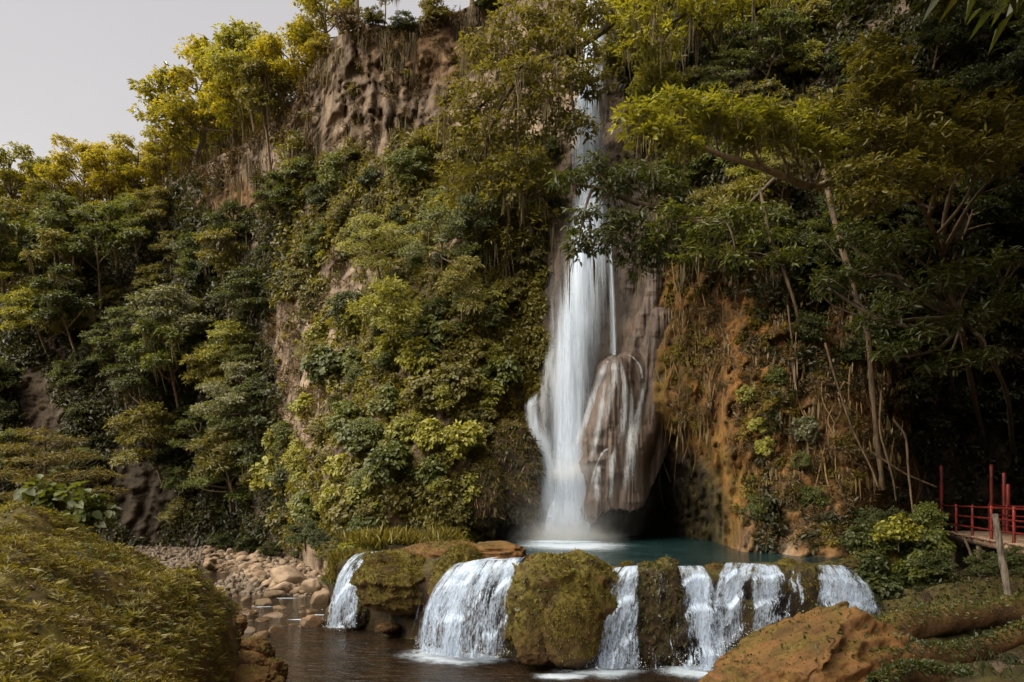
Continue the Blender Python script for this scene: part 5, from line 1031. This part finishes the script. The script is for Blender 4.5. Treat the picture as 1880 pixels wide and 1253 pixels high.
# ---- mound cover
def mound_cover(label, n, leafm, L, W, per, name='ground_cover', seed=1, up=.8, near=True, thr=-1, stalk=.05):
    rg = np.random.default_rng(seed); y = rg.uniform(3.6, 17, n*4); x = edge_x(y)-rg.uniform(-.1, 1, n*4)**1.2*9.5
    k = fbm(np.stack([x*.7, y*.7, x*0+seed], -1), 3) > thr; x, y = x[k][:n], y[k][:n]
    z = mound_z(x, y); e = .06; nx = -(mound_z(x+e, y)-mound_z(x-e, y))/(2*e); ny = -(mound_z(x, y+e)-mound_z(x, y-e))/(2*e)
    nn = nrm(np.stack([nx, ny, np.ones_like(nx)], -1)); k = z > .1; p = np.stack([x, y, z], -1)[k]; nn = nn[k]; m = len(p)
    th = rg.uniform(0, 6.28, (m, per)); hz = np.stack([np.cos(th), np.sin(th), np.zeros_like(th)], -1)
    hgt = (stalk*rg.random((m, 1))+.01)
    C = p[:, None]+nn[:, None]*hgt[..., None]+rg.normal(size=(m, per, 3))*.015
    D = hz*(.9)+nn[:, None]*up*rg.uniform(.3, 1.2, (m, per, 1)); N = nn[:, None]+hz*-.3+rg.normal(size=(m, per, 3))*.2
    LL = L*(.5+.9*rg.random((m, 1)))*(.8+.4*rg.random((m, per))); rn = np.clip(rg.random((m, 1))*.7+rg.random((m, per))*.3, 0, 1)
    v, f, a_ = leaf_geo(C.reshape(-1, 3), D.reshape(-1, 3), N.reshape(-1, 3), LL.ravel(), LL.ravel()*W, .15, near, .25, rn.ravel()); tag(link(name, mesh_np(name, v, f, LEAF[leafm], False, None, a_)), label, kind='stuff')
mound_cover('small leafy weeds carpeting the mound', 11000, 'weed', .058, .30, 6, seed=1, up=1.2, thr=-.12)
mound_cover('light green weeds in patches on the mound', 4600, 'grass', .085, .20, 8, seed=2, up=1.1, thr=.0, stalk=.12)
mound_cover('brown dead weed stems on the mound', 5000, 'dry', .09, .12, 6, seed=3, up=1.0, near=False)
mound_cover('green moss and turf on the mound', 16000, 'moss', .05, .25, 4, 'turf', 4, 1.2, False, .0)
mound_cover('long grass tufts on the mound top', 420, 'grass', .13, .06, 14, 'grass', 5, 2.0, False, .12)
mound_cover('dark broad leaved weeds low on the mound', 1500, 'mid', .06, .6, 5, seed=6, up=.5, thr=.0, stalk=.12)
mound_cover('taller leafy weeds scattered over the mound', 450, 'olive', .11, .18, 11, seed=11, up=1.3, stalk=.12)
mound_cover('pale green leaf rosettes scattered over the mound', 600, 'grass', .11, .26, 9, seed=12, up=.9, stalk=.14)
mound_cover('fallen brown leaves lying on the mound', 2500, 'dry', .07, .5, 2, 'leaf_litter', 13, .1, True, -.2, .04)
# grass at the foot of the lit slope
def tufts(label, pts, L, leafm, seed, spread=.25, per=40, W=.05):
    rg = np.random.default_rng(seed); p = np.repeat(np.asarray(pts), per, 0)+rg.normal(size=(len(pts)*per, 3))*np.array([spread, spread, .03]); m = len(p)
    D = rg.normal(size=(m, 3))*np.array([.5, .5, .1])+np.array([0, 0, 1.0]); N = rg.normal(size=(m, 3)); LL = L*(.5+.8*rg.random(m))
    v, f, a_ = leaf_geo(p, D, N, LL, LL*W, .05, True, .35); tag(link('grass', mesh_np('grass', v, f, LEAF[leafm], False, None, a_)), label, kind='stuff')
tufts('bright grass at the foot of the lit slope behind the barrier', [tuple(P(random.uniform(640, 830), random.uniform(996, 1012), random.uniform(23.5, 26))) for _ in range(60)], .55, 'grass', 1)
tufts('grass and sprouts on the mossy bank left of the leftmost cascade', [tuple(P(random.uniform(608, 672), random.uniform(1022, 1075), 22.8)) for _ in range(40)], .35, 'grass', 2, .15)
tufts('dark grass along the right bank', [(x_, y_, float(gz(x_, y_))+.1) for x_, y_ in [(random.uniform(6.5, 14), random.uniform(9, 16)) for _ in range(110)]], .13, 'dark', 3, .2)

# ---- unseen hillside trees, added to shade the right side of the gorge
random.seed(31)
for q, (x, y, z, l) in enumerate([(17, 14, 14, 'unseen dark tree added on the hillside to shade the right side'), (19, 19, 17, 'unseen dark tree added high over the footbridge for shade'), (16, 9, 12, 'unseen big dark tree added above the near right bank for shade'), (20, 24, 22, 'unseen dark tree added on top of the right cliff for shade'), (15, 17, 15.5, 'unseen spreading tree added to shade the right of the pool'), (22, 16, 20, 'unseen dense tree added at the hillside top for shade')]):
    plant('umb%d' % (q % 3), (x, y, z), 1.75, 'dark', l, lean=.0, leanx=-.55)

def canopy(label, trunk, pads, n, L):  # builds the unseen crowns added overhead to cast shade
    tr = np.array(trunk, float); o = tr[0]; t = make_tree('tree', [(np.array(p[:3])-o, (p[3], p[3], p[3]*.4)) for p in pads], tr-o, .35, .12, n, L, .5, LEAF['dark'], BARK, loc=tuple(o)); return tag(t, label, 'tree')
random.seed(77)
canopy('unseen great tree added over the pool from the right hillside, its crown shading the right cliff', [(22, 15, 13), (18, 15.5, 17), (13, 16, 20.5), (6, 17, 22.3)],
       [(x_+random.uniform(-.6, .6), y_+random.uniform(-.6, .6), 22.6+random.uniform(-.4, 1.2)+.05*(y_-16)*4, random.uniform(1.9, 2.6)) for x_ in (7.3, 10.3, 13.3) for y_ in (14.5, 17.5, 20.3)], 16000, .5)
canopy('unseen tall tree added on the near right bank to shade the lower right corner', [(9, -3, 1.2), (8, -1, 7), (5.5, 2, 13), (1.5, 5.5, 17)],
       [(x_+random.uniform(-.5, .5), y_+random.uniform(-.5, .5), 17.5+random.uniform(-.4, .9), random.uniform(1.5, 2.1)) for x_ in (-1.5, 1.2, 3.8, 6.0) for y_ in (4.2, 6.6, 8.6)], 9000, .45)
# ------------------------------------------------------------------ light, sky, camera
SUN_EL, SUN_AZ = math.radians(22), math.radians(-38)       # azimuth from +Y towards -X
w = bpy.data.worlds.new('World'); S.world = w; w.use_nodes = True; nt = w.node_tree; nt.nodes.clear(); g = G(nt)
out = nt.nodes.new('ShaderNodeOutputWorld'); bg = nt.nodes.new('ShaderNodeBackground')
sky = nt.nodes.new('ShaderNodeTexSky'); sky.sky_type = 'NISHITA'; sky.sun_disc = False
sky.sun_elevation = SUN_EL; sky.sun_rotation = SUN_AZ; sky.dust_density = 3.0; sky.air_density = 1.2; sky.ozone_density = 1.0
hs = g.n('ShaderNodeHueSaturation', inp={'Saturation': .12, 'Color': sky.outputs[0]})
# thin overcast, dimmed away from the left opening, plus an added bright key lobe
tc = nt.nodes.new('ShaderNodeTexCoord')
dirv = tc.outputs['Generated']
dt = g.n('ShaderNodeVectorMath', operation='DOT_PRODUCT', inp={0: dirv, 1: tuple(Vector((-.58, -.30, .78)).normalized())}).outputs['Value']
dv = g.n('ShaderNodeVectorMath', operation='DOT_PRODUCT', inp={0: dirv, 1: tuple(Vector((-.50, .78, .38)).normalized())}).outputs['Value']
cn = g.noise(g.map(dirv, (1.5, 1.5, 4)), 2.0, 5)
base = g.mix(g.ramp(cn, .3, .7), (8.6, 8.35, 8.5), (9.5, 9.25, 9.35))
base = g.mix(g.ramp(g.n('ShaderNodeSeparateXYZ', inp={0: dirv}).outputs[2], .25, .62), base, (7.6, 7.4, 7.6))
base = g.mix(g.ramp(dv, .45, .9), (2.1, 2.0, 2.0), base)
veil = g.mix(g.ramp(dt, .62, .985), base, (104, 95, 78))
mx = g.mix(.99, hs.outputs[0], veil)
nt.links.new(mx, bg.inputs[0]); bg.inputs[1].default_value = .10
nt.links.new(bg.outputs[0], out.inputs[0])
sl = bpy.data.lights.new('sun', 'SUN'); sl.energy = 5.0; sl.angle = math.radians(.6); sl.color = (1.0, .80, .50)
so = bpy.data.objects.new('sun', sl); COL.objects.link(so)
d = Vector((math.sin(SUN_AZ)*math.cos(SUN_EL), math.cos(SUN_AZ)*math.cos(SUN_EL), math.sin(SUN_EL)))
so.rotation_euler = d.to_track_quat('Z', 'Y').to_euler()
cam = bpy.data.cameras.new('camera'); co = bpy.data.objects.new('camera', cam); COL.objects.link(co)
co.location = (0, 0, CH); co.rotation_euler = (math.radians(90), 0, 0)
cam.sensor_width = 36; cam.lens = 36*F/1880; cam.shift_y = (HY-626.5)/1880; cam.clip_end = 2000; cam.clip_start = .1
S.camera = co
S.view_settings.view_transform = 'Standard'; S.view_settings.look = 'None'; S.view_settings.exposure = EXPOSURE; S.view_settings.gamma = 1
S.render.engine = 'CYCLES'
c = S.cycles; c.use_denoising = True; c.max_bounces = 8; c.diffuse_bounces = 2; c.glossy_bounces = 3; c.transmission_bounces = 4; c.transparent_max_bounces = 24; c.volume_bounces = 1
c.caustics_reflective = False; c.caustics_refractive = False; c.sample_clamp_indirect = 4
